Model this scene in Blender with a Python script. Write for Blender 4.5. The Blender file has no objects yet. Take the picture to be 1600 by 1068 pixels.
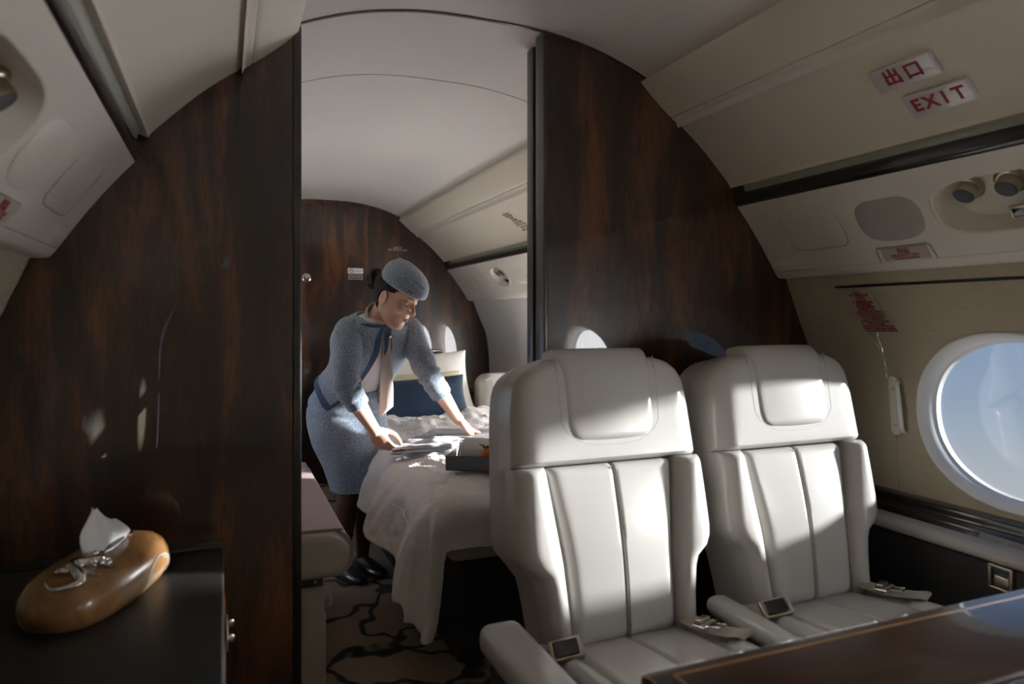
import bpy, bmesh, math, random
from mathutils import Vector, Matrix, noise
random.seed(7)
R = math.radians
V = Vector
SC = bpy.context.scene
COL = SC.collection

# ------------------------------------------------------------------ camera
cam_d = bpy.data.cameras.new('camera')
cam = bpy.data.objects.new('camera', cam_d)
COL.objects.link(cam)
cam.location = (0, 0, 0)
cam.rotation_euler = (R(90), 0, -math.atan(450 / 1100))
cam_d.sensor_width = 36
cam_d.lens = 36 * 1100 / 1600
cam_d.shift_y = -36 / 1600
cam_d.clip_start = 0.02
cam_d.dof.use_dof = True
cam_d.dof.focus_distance = 2.7
cam_d.dof.aperture_fstop = 3.2
SC.camera = cam

# ------------------------------------------------------------------ sky, sun, exposure
world = bpy.data.worlds.new('sky')
SC.world = world
world.use_nodes = True
nt = world.node_tree
nt.nodes.clear()
w_out = nt.nodes.new('ShaderNodeOutputWorld')
w_bg = nt.nodes.new('ShaderNodeBackground')
w_tc = nt.nodes.new('ShaderNodeTexCoord')
w_sep = nt.nodes.new('ShaderNodeSeparateXYZ')
w_map = nt.nodes.new('ShaderNodeMapRange')
w_ramp = nt.nodes.new('ShaderNodeValToRGB')
w_map.inputs['From Min'].default_value = -1
w_map.inputs['From Max'].default_value = 1
nt.links.new(w_tc.outputs['Generated'], w_sep.inputs[0])
nt.links.new(w_sep.outputs['Z'], w_map.inputs['Value'])
nt.links.new(w_map.outputs[0], w_ramp.inputs[0])
er = w_ramp.color_ramp
er.elements[0].position = 0.0
er.elements[0].color = (1.0, 1.0, 1.0, 1)
er.elements[1].position = 1.0
er.elements[1].color = (0.16, 0.32, 0.72, 1)
for pos, c in ((0.385, (0.98, 1.0, 1.0, 1)), (0.42, (0.80, 0.89, 1.0, 1)), (0.455, (0.58, 0.73, 0.95, 1)), (0.50, (0.45, 0.63, 0.90, 1)), (0.62, (0.33, 0.52, 0.86, 1))):
    e = er.elements.new(pos)
    e.color = c
nt.links.new(w_ramp.outputs[0], w_bg.inputs['Color'])
w_bg.inputs['Strength'].default_value = 2.0
nt.links.new(w_bg.outputs[0], w_out.inputs['Surface'])

SUN_DIR = V((-1.0, 0.31, -0.165)).normalized()
sun_d = bpy.data.lights.new('sun', 'SUN')
sun_d.energy = 56.0
sun_d.angle = R(3.0)
sun_d.color = (1.0, 0.975, 0.95)
sun = bpy.data.objects.new('sun', sun_d)
COL.objects.link(sun)
sun.location = (8, -3, 3)
sun.rotation_euler = SUN_DIR.to_track_quat('-Z', 'Y').to_euler()

SC.view_settings.view_transform = 'Standard'
SC.view_settings.look = 'None'
SC.view_settings.exposure = 0.52
SC.view_settings.gamma = 1.0
SC.view_settings.use_curve_mapping = False
SC.render.engine = 'CYCLES'
SC.cycles.max_bounces = 12
SC.cycles.diffuse_bounces = 8
SC.cycles.glossy_bounces = 5
SC.cycles.transparent_max_bounces = 12
SC.cycles.use_denoising = True
SC.cycles.sample_clamp_indirect = 6.0

# ------------------------------------------------------------------ materials
def mat(name, col, rough=0.5, metal=0.0, coat=0.0, coat_rough=0.03, spec=0.5, sheen=0.0, bump=None, vary=None, trans=0.0):
    """bump=(scale, strength, distance, stretch) ; vary=(scale, colour2, stretch, low, high, detail)"""
    m = bpy.data.materials.new(name)
    m.use_nodes = True
    t = m.node_tree
    b = t.nodes['Principled BSDF']
    b.inputs['Base Color'].default_value = (*col, 1)
    b.inputs['Roughness'].default_value = rough
    b.inputs['Metallic'].default_value = metal
    b.inputs['Coat Weight'].default_value = coat
    b.inputs['Coat Roughness'].default_value = coat_rough
    b.inputs['Specular IOR Level'].default_value = spec
    b.inputs['Sheen Weight'].default_value = sheen
    b.inputs['Transmission Weight'].default_value = trans
    tc = t.nodes.new('ShaderNodeTexCoord')
    def nz(scale, stretch, detail=4.0):
        mp = t.nodes.new('ShaderNodeMapping')
        mp.inputs['Scale'].default_value = stretch
        n = t.nodes.new('ShaderNodeTexNoise')
        n.inputs['Scale'].default_value = scale
        n.inputs['Detail'].default_value = detail
        t.links.new(tc.outputs['Object'], mp.inputs[0])
        t.links.new(mp.outputs[0], n.inputs['Vector'])
        return n
    if vary:
        sc, c2, st, lo, hi, det = vary
        n = nz(sc, st, det)
        r = t.nodes.new('ShaderNodeValToRGB')
        r.color_ramp.elements[0].position = lo
        r.color_ramp.elements[0].color = (*col, 1)
        r.color_ramp.elements[1].position = hi
        r.color_ramp.elements[1].color = (*c2, 1)
        t.links.new(n.outputs['Fac'], r.inputs[0])
        t.links.new(r.outputs[0], b.inputs['Base Color'])
    if bump:
        sc, strg, dist, st = bump
        n = nz(sc, st, 3.0)
        bp = t.nodes.new('ShaderNodeBump')
        bp.inputs['Strength'].default_value = strg
        bp.inputs['Distance'].default_value = dist
        t.links.new(n.outputs['Fac'], bp.inputs['Height'])
        t.links.new(bp.outputs[0], b.inputs['Normal'])
    return m

def wood(name, stretch, dark, mid, light, rough=0.35, coat=1.0, scale=3.0, coat_rough=0.02):
    m = bpy.data.materials.new(name)
    m.use_nodes = True
    t = m.node_tree
    b = t.nodes['Principled BSDF']
    b.inputs['Roughness'].default_value = rough
    b.inputs['Coat Weight'].default_value = coat
    b.inputs['Coat Roughness'].default_value = coat_rough
    tc = t.nodes.new('ShaderNodeTexCoord')
    mp = t.nodes.new('ShaderNodeMapping')
    mp.inputs['Scale'].default_value = stretch
    t.links.new(tc.outputs['Object'], mp.inputs[0])
    n1 = t.nodes.new('ShaderNodeTexNoise')
    n1.inputs['Scale'].default_value = scale
    n1.inputs['Detail'].default_value = 5
    n1.inputs['Distortion'].default_value = 0.6
    n2 = t.nodes.new('ShaderNodeTexNoise')
    n2.inputs['Scale'].default_value = scale * 14
    n2.inputs['Detail'].default_value = 3
    t.links.new(mp.outputs[0], n1.inputs['Vector'])
    t.links.new(mp.outputs[0], n2.inputs['Vector'])
    mix = t.nodes.new('ShaderNodeMath')
    mix.operation = 'MULTIPLY_ADD'
    mix.inputs[1].default_value = 0.25
    t.links.new(n2.outputs['Fac'], mix.inputs[0])
    t.links.new(n1.outputs['Fac'], mix.inputs[2])
    r = t.nodes.new('ShaderNodeValToRGB')
    r.color_ramp.elements[0].position = 0.44
    r.color_ramp.elements[0].color = (*dark, 1)
    r.color_ramp.elements[1].position = 0.86
    r.color_ramp.elements[1].color = (*light, 1)
    e = r.color_ramp.elements.new(0.63)
    e.color = (*mid, 1)
    t.links.new(mix.outputs[0], r.inputs[0])
    t.links.new(r.outputs[0], b.inputs['Base Color'])
    return m

M = {}
M['wood'] = wood('mahogany_veneer', (3.2, 3.2, 0.55), (0.005, 0.002, 0.001), (0.031, 0.0105, 0.003), (0.155, 0.050, 0.011))
M['wood_dark'] = wood('dark_lacquered_wood', (1, 1, 1), (0.006, 0.004, 0.003), (0.014, 0.008, 0.006), (0.03, 0.014, 0.008), scale=2)
M['wood_table'] = wood('table_veneer', (0.7, 4, 4), (0.010, 0.004, 0.002), (0.034, 0.012, 0.005), (0.09, 0.028, 0.009))
M['wood_box'] = wood('honey_wood', (5, 1.2, 5), (0.16, 0.075, 0.024), (0.25, 0.125, 0.042), (0.33, 0.18, 0.07), rough=0.32, coat=0.35, scale=4, coat_rough=0.12)
M['inlay'] = mat('inlay_strip', (0.55, 0.30, 0.10), 0.3, coat=1.0)
M['ceil'] = mat('ceiling_cloth', (0.78, 0.73, 0.685), 0.75, bump=(350, 0.08, 0.001, (1, 1, 1)))
M['bin'] = mat('cream_panel', (0.70, 0.63, 0.53), 0.55, bump=(500, 0.05, 0.0005, (1, 1, 1)))
M['psu'] = mat('cream_plastic', (0.72, 0.67, 0.60), 0.5)
M['psu_dark'] = mat('speaker_cloth', (0.40, 0.37, 0.34), 0.85, bump=(1500, 0.3, 0.0008, (1, 1, 1)))
M['wall'] = mat('linen_wall', (0.40, 0.345, 0.25), 0.8, vary=(30, (0.48, 0.42, 0.31), (1, 0.6, 14), 0.3, 0.7, 5), bump=(60, 0.25, 0.001, (1, 0.6, 14)))
M['wall_pale'] = mat('pale_wall_cloth', (0.72, 0.70, 0.66), 0.8, bump=(60, 0.2, 0.001, (1, 0.6, 14)))
M['white'] = mat('white_plastic', (0.80, 0.79, 0.77), 0.4)
M['black'] = mat('black_lacquer', (0.008, 0.007, 0.007), 0.3, coat=1.0)
M['blackmat'] = mat('dark_void', (0.010, 0.010, 0.010), 0.7)
M['charcoal'] = mat('charcoal_leather', (0.030, 0.028, 0.027), 0.55, bump=(220, 0.15, 0.0006, (1, 1, 1)))
M['desk'] = mat('black_leather_desk', (0.022, 0.021, 0.020), 0.42, bump=(400, 0.2, 0.0005, (1, 1, 1)))
M['post'] = mat('grey_metal_post', (0.10, 0.095, 0.095), 0.32, metal=0.7)
M['valance'] = mat('grey_valance', (0.34, 0.34, 0.29), 0.6)
M['leather'] = mat('pearl_leather', (0.47, 0.455, 0.43), 0.27, spec=0.65, bump=(26, 0.10, 0.004, (1, 1, 1)))
M['leather_side'] = mat('pearl_leather_side', (0.43, 0.405, 0.38), 0.38, bump=(180, 0.1, 0.0006, (1, 1, 1)))
M['seam'] = mat('grey_stitching', (0.36, 0.34, 0.32), 0.6)
M['belt'] = mat('beige_webbing', (0.42, 0.37, 0.30), 0.6, bump=(900, 0.4, 0.0005, (1, 1, 1)))
M['chrome'] = mat('polished_metal', (0.75, 0.73, 0.70), 0.16, metal=1.0)
M['nickel'] = mat('champagne_metal', (0.55, 0.48, 0.38), 0.28, metal=1.0)
M['glassblack'] = mat('dark_glass', (0.006, 0.010, 0.018), 0.08, coat=1.0)
M['gasper'] = mat('slate_nozzle', (0.05, 0.056, 0.062), 0.4)
M['placard'] = mat('clear_placard', (0.46, 0.41, 0.35), 0.35)
M['sign'] = mat('sign_acrylic', (0.62, 0.57, 0.58), 0.12, coat=1.0)
M['red'] = mat('red_print', (0.30, 0.012, 0.012), 0.5)
M['ink'] = mat('dark_print', (0.03, 0.03, 0.035), 0.6)
M['whiteink'] = mat('white_print', (0.7, 0.7, 0.7), 0.6)
M['duvet'] = mat('white_cotton', (0.78, 0.735, 0.70), 0.85, sheen=0.2, bump=(13, 0.45, 0.03, (1.8, 0.9, 1)))
M['pillow'] = mat('ivory_cotton', (0.80, 0.755, 0.70), 0.85, bump=(18, 0.3, 0.008, (1, 1, 1)))
M['cream'] = mat('cream_cotton', (0.62, 0.53, 0.36), 0.85)
M['navy'] = mat('navy_cotton', (0.0022, 0.020, 0.050), 0.8, sheen=0.1, bump=(300, 0.3, 0.0008, (1, 1, 1)))
M['mattress'] = mat('mattress_cloth', (0.5, 0.47, 0.43), 0.9)
M['lilac'] = mat('rose_grey_leather', (0.44, 0.34, 0.33), 0.42, bump=(40, 0.08, 0.002, (1, 1, 1)))
M['taupe'] = mat('taupe_leather', (0.60, 0.55, 0.47), 0.5, bump=(30, 0.15, 0.004, (1, 1, 1)))
M['satin'] = mat('grey_blue_satin', (0.42, 0.44, 0.48), 0.30, sheen=0.3, bump=(22, 0.25, 0.006, (1, 2.2, 1)))
M['cottongrey'] = mat('grey_blue_jersey', (0.40, 0.41, 0.43), 0.65, bump=(16, 0.2, 0.006, (1, 1, 1)))
M['traydark'] = mat('dark_tray_leather', (0.13, 0.13, 0.15), 0.5)
M['trayin'] = mat('tray_lining', (0.30, 0.20, 0.17), 0.6)
M['towel'] = mat('white_towelling', (0.85, 0.83, 0.80), 0.95, bump=(420, 0.6, 0.002, (1, 1, 1)))
M['orange'] = mat('orange_toy', (0.75, 0.16, 0.03), 0.5)
M['leaf'] = mat('green_toy', (0.08, 0.22, 0.05), 0.6)
M['blueball'] = mat('pale_blue_toy', (0.35, 0.50, 0.75), 0.5)
M['paper'] = mat('tissue_paper', (0.88, 0.88, 0.88), 0.9)
M['tweed'] = mat('blue_tweed', (0.085, 0.135, 0.205), 0.9, sheen=0.35, vary=(260, (0.46, 0.53, 0.61), (1, 1, 1), 0.32, 0.70, 2), bump=(300, 0.5, 0.0015, (1, 1, 1)))
M['trimblue'] = mat('blue_trim', (0.035, 0.085, 0.165), 0.8, sheen=0.2, bump=(500, 0.3, 0.0008, (1, 1, 1)))
M['blouse'] = mat('white_blouse', (0.75, 0.75, 0.78), 0.7)
M['scarf'] = mat('stone_scarf', (0.50, 0.455, 0.42), 0.6, bump=(30, 0.1, 0.003, (1, 1, 1)))
M['capseam'] = mat('pale_blue_seam', (0.36, 0.43, 0.51), 0.9)
M['hair'] = mat('dark_hair', (0.010, 0.0055, 0.004), 0.45, spec=0.25, bump=(60, 0.5, 0.003, (1, 1, 6)))
M['stocking'] = mat('brown_stocking', (0.16, 0.075, 0.045), 0.5)
M['lip'] = mat('lip_colour', (0.52, 0.19, 0.16), 0.4)
M['gold'] = mat('gold_pin', (0.80, 0.50, 0.22), 0.25, metal=1.0)
M['pearl'] = mat('pearl', (0.8, 0.78, 0.74), 0.25)

def skin_mat():
    m = mat('skin', (0.72, 0.43, 0.315), 0.48)
    b = m.node_tree.nodes['Principled BSDF']
    b.inputs['Subsurface Weight'].default_value = 0.15
    b.inputs['Subsurface Radius'].default_value = (0.012, 0.004, 0.002)
    b.inputs['Subsurface Scale'].default_value = 0.6
    return m
M['skin'] = skin_mat()

def pane_mat(name, tint, gloss, scatter=0.0):
    m = bpy.data.materials.new(name)
    m.use_nodes = True
    t = m.node_tree
    t.nodes.clear()
    o = t.nodes.new('ShaderNodeOutputMaterial')
    tr = t.nodes.new('ShaderNodeBsdfTransparent')
    tr.inputs[0].default_value = (*tint, 1)
    gl = t.nodes.new('ShaderNodeBsdfGlossy')
    gl.inputs['Roughness'].default_value = 0.02
    mx = t.nodes.new('ShaderNodeMixShader')
    mx.inputs[0].default_value = gloss
    t.links.new(tr.outputs[0], mx.inputs[1])
    t.links.new(gl.outputs[0], mx.inputs[2])
    if scatter > 0:
        tl = t.nodes.new('ShaderNodeBsdfTranslucent')
        tl.inputs[0].default_value = (scatter, scatter, scatter, 1)
        ad = t.nodes.new('ShaderNodeAddShader')
        t.links.new(mx.outputs[0], ad.inputs[0])
        t.links.new(tl.outputs[0], ad.inputs[1])
        t.links.new(ad.outputs[0], o.inputs[0])
    else:
        t.links.new(mx.outputs[0], o.inputs[0])
    return m
M['pane_tint'] = pane_mat('tinted_acrylic', (0.17, 0.175, 0.18), 0.04, 0.0)  # tint added to dim the sky view and the sun on the seats
M['pane'] = pane_mat('sun_dimming_acrylic', (0.30, 0.31, 0.32), 0.04)  # not clear: tint added to hold back sun through unseen windows
M['pane_clear'] = pane_mat('untinted_acrylic', (0.92, 0.94, 0.95), 0.04)
M['shade'] = pane_mat('added_sun_diffuser', (0.0, 0.0, 0.0), 0.0, 0.68)  # added diffuser, turns direct sun into soft light for the rooms

def carpet_mat():
    m = bpy.data.materials.new('branch_pattern_carpet')
    m.use_nodes = True
    t = m.node_tree
    b = t.nodes['Principled BSDF']
    b.inputs['Roughness'].default_value = 0.95
    tc = t.nodes.new('ShaderNodeTexCoord')
    n = t.nodes.new('ShaderNodeTexNoise')
    n.inputs['Scale'].default_value = 4
    mixv = t.nodes.new('ShaderNodeVectorMath')
    mixv.operation = 'MULTIPLY_ADD'
    mixv.inputs[1].default_value = (0.45, 0.45, 0.0)
    t.links.new(tc.outputs['Object'], n.inputs['Vector'])
    t.links.new(n.outputs['Color'], mixv.inputs[0])
    t.links.new(tc.outputs['Object'], mixv.inputs[2])
    vo = t.nodes.new('ShaderNodeTexVoronoi')
    vo.feature = 'DISTANCE_TO_EDGE'
    vo.inputs['Scale'].default_value = 2.8
    t.links.new(mixv.outputs[0], vo.inputs['Vector'])
    r = t.nodes.new('ShaderNodeValToRGB')
    r.color_ramp.elements[0].position = 0.025
    r.color_ramp.elements[0].color = (0.03, 0.026, 0.022, 1)
    r.color_ramp.elements[1].position = 0.05
    r.color_ramp.elements[1].color = (0.30, 0.225, 0.155, 1)
    t.links.new(vo.outputs['Distance'], r.inputs[0])
    t.links.new(r.outputs[0], b.inputs['Base Color'])
    n2 = t.nodes.new('ShaderNodeTexNoise')
    n2.inputs['Scale'].default_value = 300
    bp = t.nodes.new('ShaderNodeBump')
    bp.inputs['Strength'].default_value = 0.6
    bp.inputs['Distance'].default_value = 0.004
    t.links.new(tc.outputs['Object'], n2.inputs['Vector'])
    t.links.new(n2.outputs['Fac'], bp.inputs['Height'])
    t.links.new(bp.outputs[0], b.inputs['Normal'])
    return m
M['carpet'] = carpet_mat()

# ------------------------------------------------------------------ helpers
ORG = {}
def tag(o, label=None, cat=None, group=None, kind=None):
    if label: o['label'] = label
    if cat: o['category'] = cat
    if group: o['group'] = group
    if kind: o['kind'] = kind
    return o

def thing(name, label, cat, loc, group=None, kind=None):
    o = bpy.data.objects.new(name, None)
    COL.objects.link(o)
    o.empty_display_size = 0.05
    o.location = loc
    ORG[o.name] = V(loc)
    return tag(o, label, cat, group, kind)

def obj(name, geo, m, parent=None, smooth=True, auto=None):
    """geo = (verts, faces) in world coordinates; linked as ONE mesh object"""
    vs, fs = geo
    vs = [V(v) for v in vs]
    if parent is not None:
        org = ORG[parent.name]
    else:
        xs = [v.x for v in vs]; ys = [v.y for v in vs]; zs = [v.z for v in vs]
        org = V(((min(xs) + max(xs)) / 2, (min(ys) + max(ys)) / 2, min(zs)))
    me = bpy.data.meshes.new(name)
    me.from_pydata([v - org for v in vs], [], fs)
    me.validate()
    bm = bmesh.new()
    bm.from_mesh(me)
    bmesh.ops.remove_doubles(bm, verts=bm.verts, dist=1e-6)
    bmesh.ops.recalc_face_normals(bm, faces=bm.faces)
    bm.to_mesh(me)
    bm.free()
    if smooth:
        me.polygons.foreach_set('use_smooth', [True] * len(me.polygons))
        try:
            me.set_sharp_from_angle(angle=R(auto if auto else 40))
        except Exception:
            pass
    me.materials.append(m if not isinstance(m, str) else M[m])
    o = bpy.data.objects.new(name, me)
    COL.objects.link(o)
    ORG[o.name] = org
    if parent is not None:
        o.parent = parent
    else:
        o.location = org
    return o

def struct(name, geo, m, parent=None, smooth=True, label=None):
    o = obj(name, geo, m, parent, smooth)
    if parent is None:
        o['kind'] = 'structure'
    if label:
        o['label'] = label
    return o

def join(*geos):
    vs, fs = [], []
    for g in geos:
        k = len(vs)
        vs += list(g[0])
        fs += [tuple(i + k for i in f) for f in g[1]]
    return vs, fs

def box(x0, x1, y0, y1, z0, z1, bev=0.0, seg=3):
    bm = bmesh.new()
    bmesh.ops.create_cube(bm, size=1)
    for v in bm.verts:
        v.co = V((x0 + (v.co.x + .5) * (x1 - x0), y0 + (v.co.y + .5) * (y1 - y0), z0 + (v.co.z + .5) * (z1 - z0)))
    if bev > 0:
        bmesh.ops.bevel(bm, geom=list(bm.edges), offset=min(bev, .49 * min(abs(x1 - x0), abs(y1 - y0), abs(z1 - z0))), segments=seg, profile=0.5, affect='EDGES')
    bm.verts.index_update()
    g = ([v.co.copy() for v in bm.verts], [tuple(v.index for v in f.verts) for f in bm.faces])
    bm.free()
    return g

def obox(c, ax, ay, az, hx, hy, hz, bev=0.0, seg=3):
    """box centred at c along the axes ax, ay, az"""
    g = box(-hx, hx, -hy, hy, -hz, hz, bev, seg)
    ax, ay, az, c = V(ax), V(ay), V(az), V(c)
    return [c + ax * v.x + ay * v.y + az * v.z for v in g[0]], g[1]

def grid(nu, nv, fn, close_u=False, close_v=False):
    vs = [V(fn(i, j)) for j in range(nv) for i in range(nu)]
    fs = []
    for j in range(nv - 1 + (1 if close_v else 0)):
        for i in range(nu - 1 + (1 if close_u else 0)):
            a = j * nu + i
            b = j * nu + (i + 1) % nu
            c = ((j + 1) % nv) * nu + (i + 1) % nu
            d = ((j + 1) % nv) * nu + i
            fs.append((a, b, c, d))
    return vs, fs

def catmull(pts, n):
    out = []
    P = [pts[0]] + list(pts) + [pts[-1]]
    for i in range(1, len(P) - 2):
        p0, p1, p2, p3 = P[i - 1], P[i], P[i + 1], P[i + 2]
        for k in range(n):
            t = k / n
            out.append(tuple(0.5 * ((2 * b) + (-a + c) * t + (2 * a - 5 * b + 4 * c - d) * t * t + (-a + 3 * b - 3 * c + d) * t ** 3) for a, b, c, d in zip(p0, p1, p2, p3)))
    out.append(tuple(P[-2]))
    return out

def tube(pts, rads, n=12, smooth_n=0, cap=True, flat=None, closed=False):
    """round tube along pts; flat=(axis, factor) squashes rings along an axis"""
    if smooth_n:
        q = catmull([(*p, r) for p, r in zip(pts, rads)], smooth_n)
        pts = [V(x[:3]) for x in q]
        rads = [x[3] for x in q]
    pts = [V(p) for p in pts]
    m = len(pts)
    vs, fs = [], []
    up = None
    for i in range(m):
        if closed:
            tg = (pts[(i + 1) % m] - pts[i - 1]).normalized()
        else:
            tg = (pts[min(i + 1, m - 1)] - pts[max(i - 1, 0)]).normalized()
        if up is None:
            up = tg.orthogonal().normalized()
        up = (up - tg * up.dot(tg)).normalized()
        sd = tg.cross(up)
        for k in range(n):
            a = 2 * math.pi * k / n
            o = (up * math.cos(a) + sd * math.sin(a)) * rads[i]
            if flat:
                ax = V(flat[0]).normalized()
                o = o - ax * o.dot(ax) * (1 - flat[1])
            vs.append(pts[i] + o)
    rings = m if closed else m - 1
    for i in range(rings):
        for k in range(n):
            a, b = i * n + k, i * n + (k + 1) % n
            c, d = ((i + 1) % m) * n + (k + 1) % n, ((i + 1) % m) * n + k
            fs.append((a, b, c, d))
    if cap and not closed:
        fs.append(tuple(range(n - 1, -1, -1)))
        fs.append(tuple((m - 1) * n + k for k in range(n)))
    return vs, fs

def lathe(c, axis, prof, n=24):
    """prof = [(radius, height)] about axis at c"""
    axis = V(axis).normalized()
    u = axis.orthogonal().normalized()
    w = axis.cross(u)
    c = V(c)
    return grid(n, len(prof), lambda i, j: c + axis * prof[j][1] + (u * math.cos(2 * math.pi * i / n) + w * math.sin(2 * math.pi * i / n)) * prof[j][0], close_u=True)

def ellipsoid(c, axes, n=16, m=10):
    c = V(c)
    ax = [V(a) for a in axes]
    def fn(i, j):
        th = math.pi * j / (m - 1)
        ph = 2 * math.pi * i / n
        return c + ax[0] * (math.sin(th) * math.cos(ph)) + ax[1] * (math.sin(th) * math.sin(ph)) + ax[2] * math.cos(th)
    return grid(n, m, fn, close_u=True)

def prism(poly, fn0, fn1):
    """polygon (2D list) mapped by fn0 / fn1 to two faces"""
    n = len(poly)
    vs = [V(fn0(*p)) for p in poly] + [V(fn1(*p)) for p in poly]
    fs = [tuple(range(n)), tuple(range(2 * n - 1, n - 1, -1))]
    fs += [(i, (i + 1) % n, n + (i + 1) % n, n + i) for i in range(n)]
    return vs, fs

def extrude_profile(pts, y0, y1, side, thick=0.0, ny=2):
    """profile of (half_width, z) extruded along the cabin; side=+1 / -1 about the centre line"""
    P = [(XC + side * h, z) for h, z in pts]
    return grid(len(P), ny, lambda i, j: (P[i][0], y0 + (y1 - y0) * j / (ny - 1), P[i][1]))

def interp(tab, t):
    if t <= tab[0][0]:
        return tab[0][1]
    for (a, b), (c, d) in zip(tab, tab[1:]):
        if t <= c:
            return b + (d - b) * (t - a) / (c - a)
    return tab[-1][1]

def smooth_tab(tab, n=8):
    return catmull(tab, n)

def text_obj(name, s, centre, right, up, size, m, parent, extrude=0.0004, align='CENTER', bold=0.0):
    """flat lettering: right and up are the reading axes"""
    cu = bpy.data.curves.new('lettering', 'FONT')
    cu.body = s
    cu.size = size
    cu.align_x = align
    cu.align_y = 'CENTER'
    cu.extrude = extrude
    cu.offset = bold
    cu.resolution_u = 3
    tmp = bpy.data.objects.new('lettering_tmp', cu)
    COL.objects.link(tmp)
    dg = bpy.context.evaluated_depsgraph_get()
    dg.update()
    me = bpy.data.meshes.new_from_object(tmp.evaluated_get(dg))
    bpy.data.objects.remove(tmp)
    right, up = V(right).normalized(), V(up).normalized()
    nrm = right.cross(up)
    org = ORG[parent.name]
    for v in me.vertices:
        v.co = V(centre) + right * v.co.x + up * v.co.y + nrm * v.co.z - org
    me.name = name
    me.materials.clear()
    me.materials.append(M[m])
    o = bpy.data.objects.new(name, me)
    COL.objects.link(o)
    o.parent = parent
    ORG[o.name] = org
    return o

# ------------------------------------------------------------------ the cabin shell
XC = 0.68            # cabin centre line
FLOOR = -1.15
D1 = 1.85            # partition
D2 = 5.08            # rear bulkhead
YF = -3.3            # forward end of the cabin

WALL = [(1.235, FLOOR), (1.222, -0.80), (1.217, -0.60), (1.215, -0.45), (1.212, -0.33), (1.203, -0.22), (1.182, -0.103), (1.138, -0.004), (1.077, 0.142)]
HULL = [(1.077, 0.142), (1.04, 0.30), (0.96, 0.47), (0.84, 0.62), (0.68, 0.76), (0.5, 0.86), (0.25, 0.92), (0, 0.94)]
WTAB = [(z, h) for h, z in smooth_tab(WALL, 6)]
def wall_h(z):
    return interp(WTAB, z)

def holed(fn, y0, y1, s0, s1, holes, ns=14, n=72, m=5):
    """surface fn(y, s) with superellipse holes (yc, sc, ry, rs, e, half_bay)"""
    parts = []
    cur = y0
    for yc, sc, ry, rs, e, hb in sorted(holes):
        a, b = yc - hb, yc + hb
        if a > cur + 1e-6:
            parts.append(grid(max(2, int((a - cur) / 0.15) + 1), ns, (lambda i, j, c=cur, d=a, k=max(2, int((a - cur) / 0.15) + 1): fn(c + (d - c) * i / (k - 1), s0 + (s1 - s0) * j / (ns - 1)))))
        angs = sorted(set([2 * math.pi * k / n for k in range(n)] + [math.atan2(q - sc, p - yc) % (2 * math.pi) for p in (a, b) for q in (s0, s1)]))
        def ringpt(i, j, angs=angs, yc=yc, sc=sc, ry=ry, rs=rs, e=e, a=a, b=b):
            t = angs[i]
            c, s = math.cos(t), math.sin(t)
            k = 1.0 / ((abs(c) / ry) ** e + (abs(s) / rs) ** e) ** (1 / e)
            far = []
            if c > 1e-9: far.append((b - yc) / c)
            if c < -1e-9: far.append((a - yc) / c)
            if s > 1e-9: far.append((s1 - sc) / s)
            if s < -1e-9: far.append((s0 - sc) / s)
            f = min(far)
            q = j / (m - 1)
            r = k + (f - k) * q
            return fn(yc + c * r, sc + s * r)
        parts.append(grid(len(angs), m, ringpt, close_u=True))
        cur = b
    if y1 > cur + 1e-6:
        k = max(2, int((y1 - cur) / 0.15) + 1)
        parts.append(grid(k, ns, lambda i, j: fn(cur + (y1 - cur) * i / (k - 1), s0 + (s1 - s0) * j / (ns - 1))))
    return join(*parts)

WIN_R = [-2.70, -1.73, -0.76, 0.21, 1.18, 2.40, 3.20, 4.00]  # last two are out of view, added to brighten the bedroom
WIN_L = [0.21, 1.18, 2.40, 3.20, 4.00]  # last three are out of view, added for sky light in the bedroom
WZ, WRY, WRZ = -0.27, 0.262, 0.212

def build_wall(side, wins, name, y0, y1, m):
    ex = 0.09
    fn = lambda y, z: (XC + side * (wall_h(z)), y, z)
    g = holed(fn, y0, y1, -0.56, 0.142, [(w, WZ, WRY + 0.016, WRZ + 0.016, 2.15, 0.38) for w in wins], ns=20, m=6)
    low = extrude_profile([p for p in smooth_tab(WALL, 4) if p[1] <= -0.559], y0, y1, side)
    lowfix = grid(2, 2, lambda i, j: (XC + side * (wall_h(-0.56)), y0 + (y1 - y0) * i, -0.56 - 0.03 * j))
    up = extrude_profile(smooth_tab(HULL, 4), y0, y1, side)
    return struct(name, join(g, low, lowfix, up), m)

wall_right = build_wall(1, [w for w in WIN_R if w < D1], 'wall_right', YF, D1 + 0.05, 'wall')
wall_right_rear = build_wall(1, [w for w in WIN_R if w > D1], 'wall_right_bedroom', D1 + 0.05, D2 + 0.05, 'wall_pale')
wall_left = build_wall(-1, [w for w in WIN_L if w < D1], 'wall_left', YF, D1 + 0.05, 'wall')
wall_left_rear = build_wall(-1, [w for w in WIN_L if w > D1], 'wall_left_bedroom', D1 + 0.05, D2 + 0.05, 'wall_pale')

struct('floor', box(XC - 1.3, XC + 1.3, YF - 0.05, D2 + 0.1, FLOOR - 0.05, FLOOR), 'carpet', smooth=False)

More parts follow.
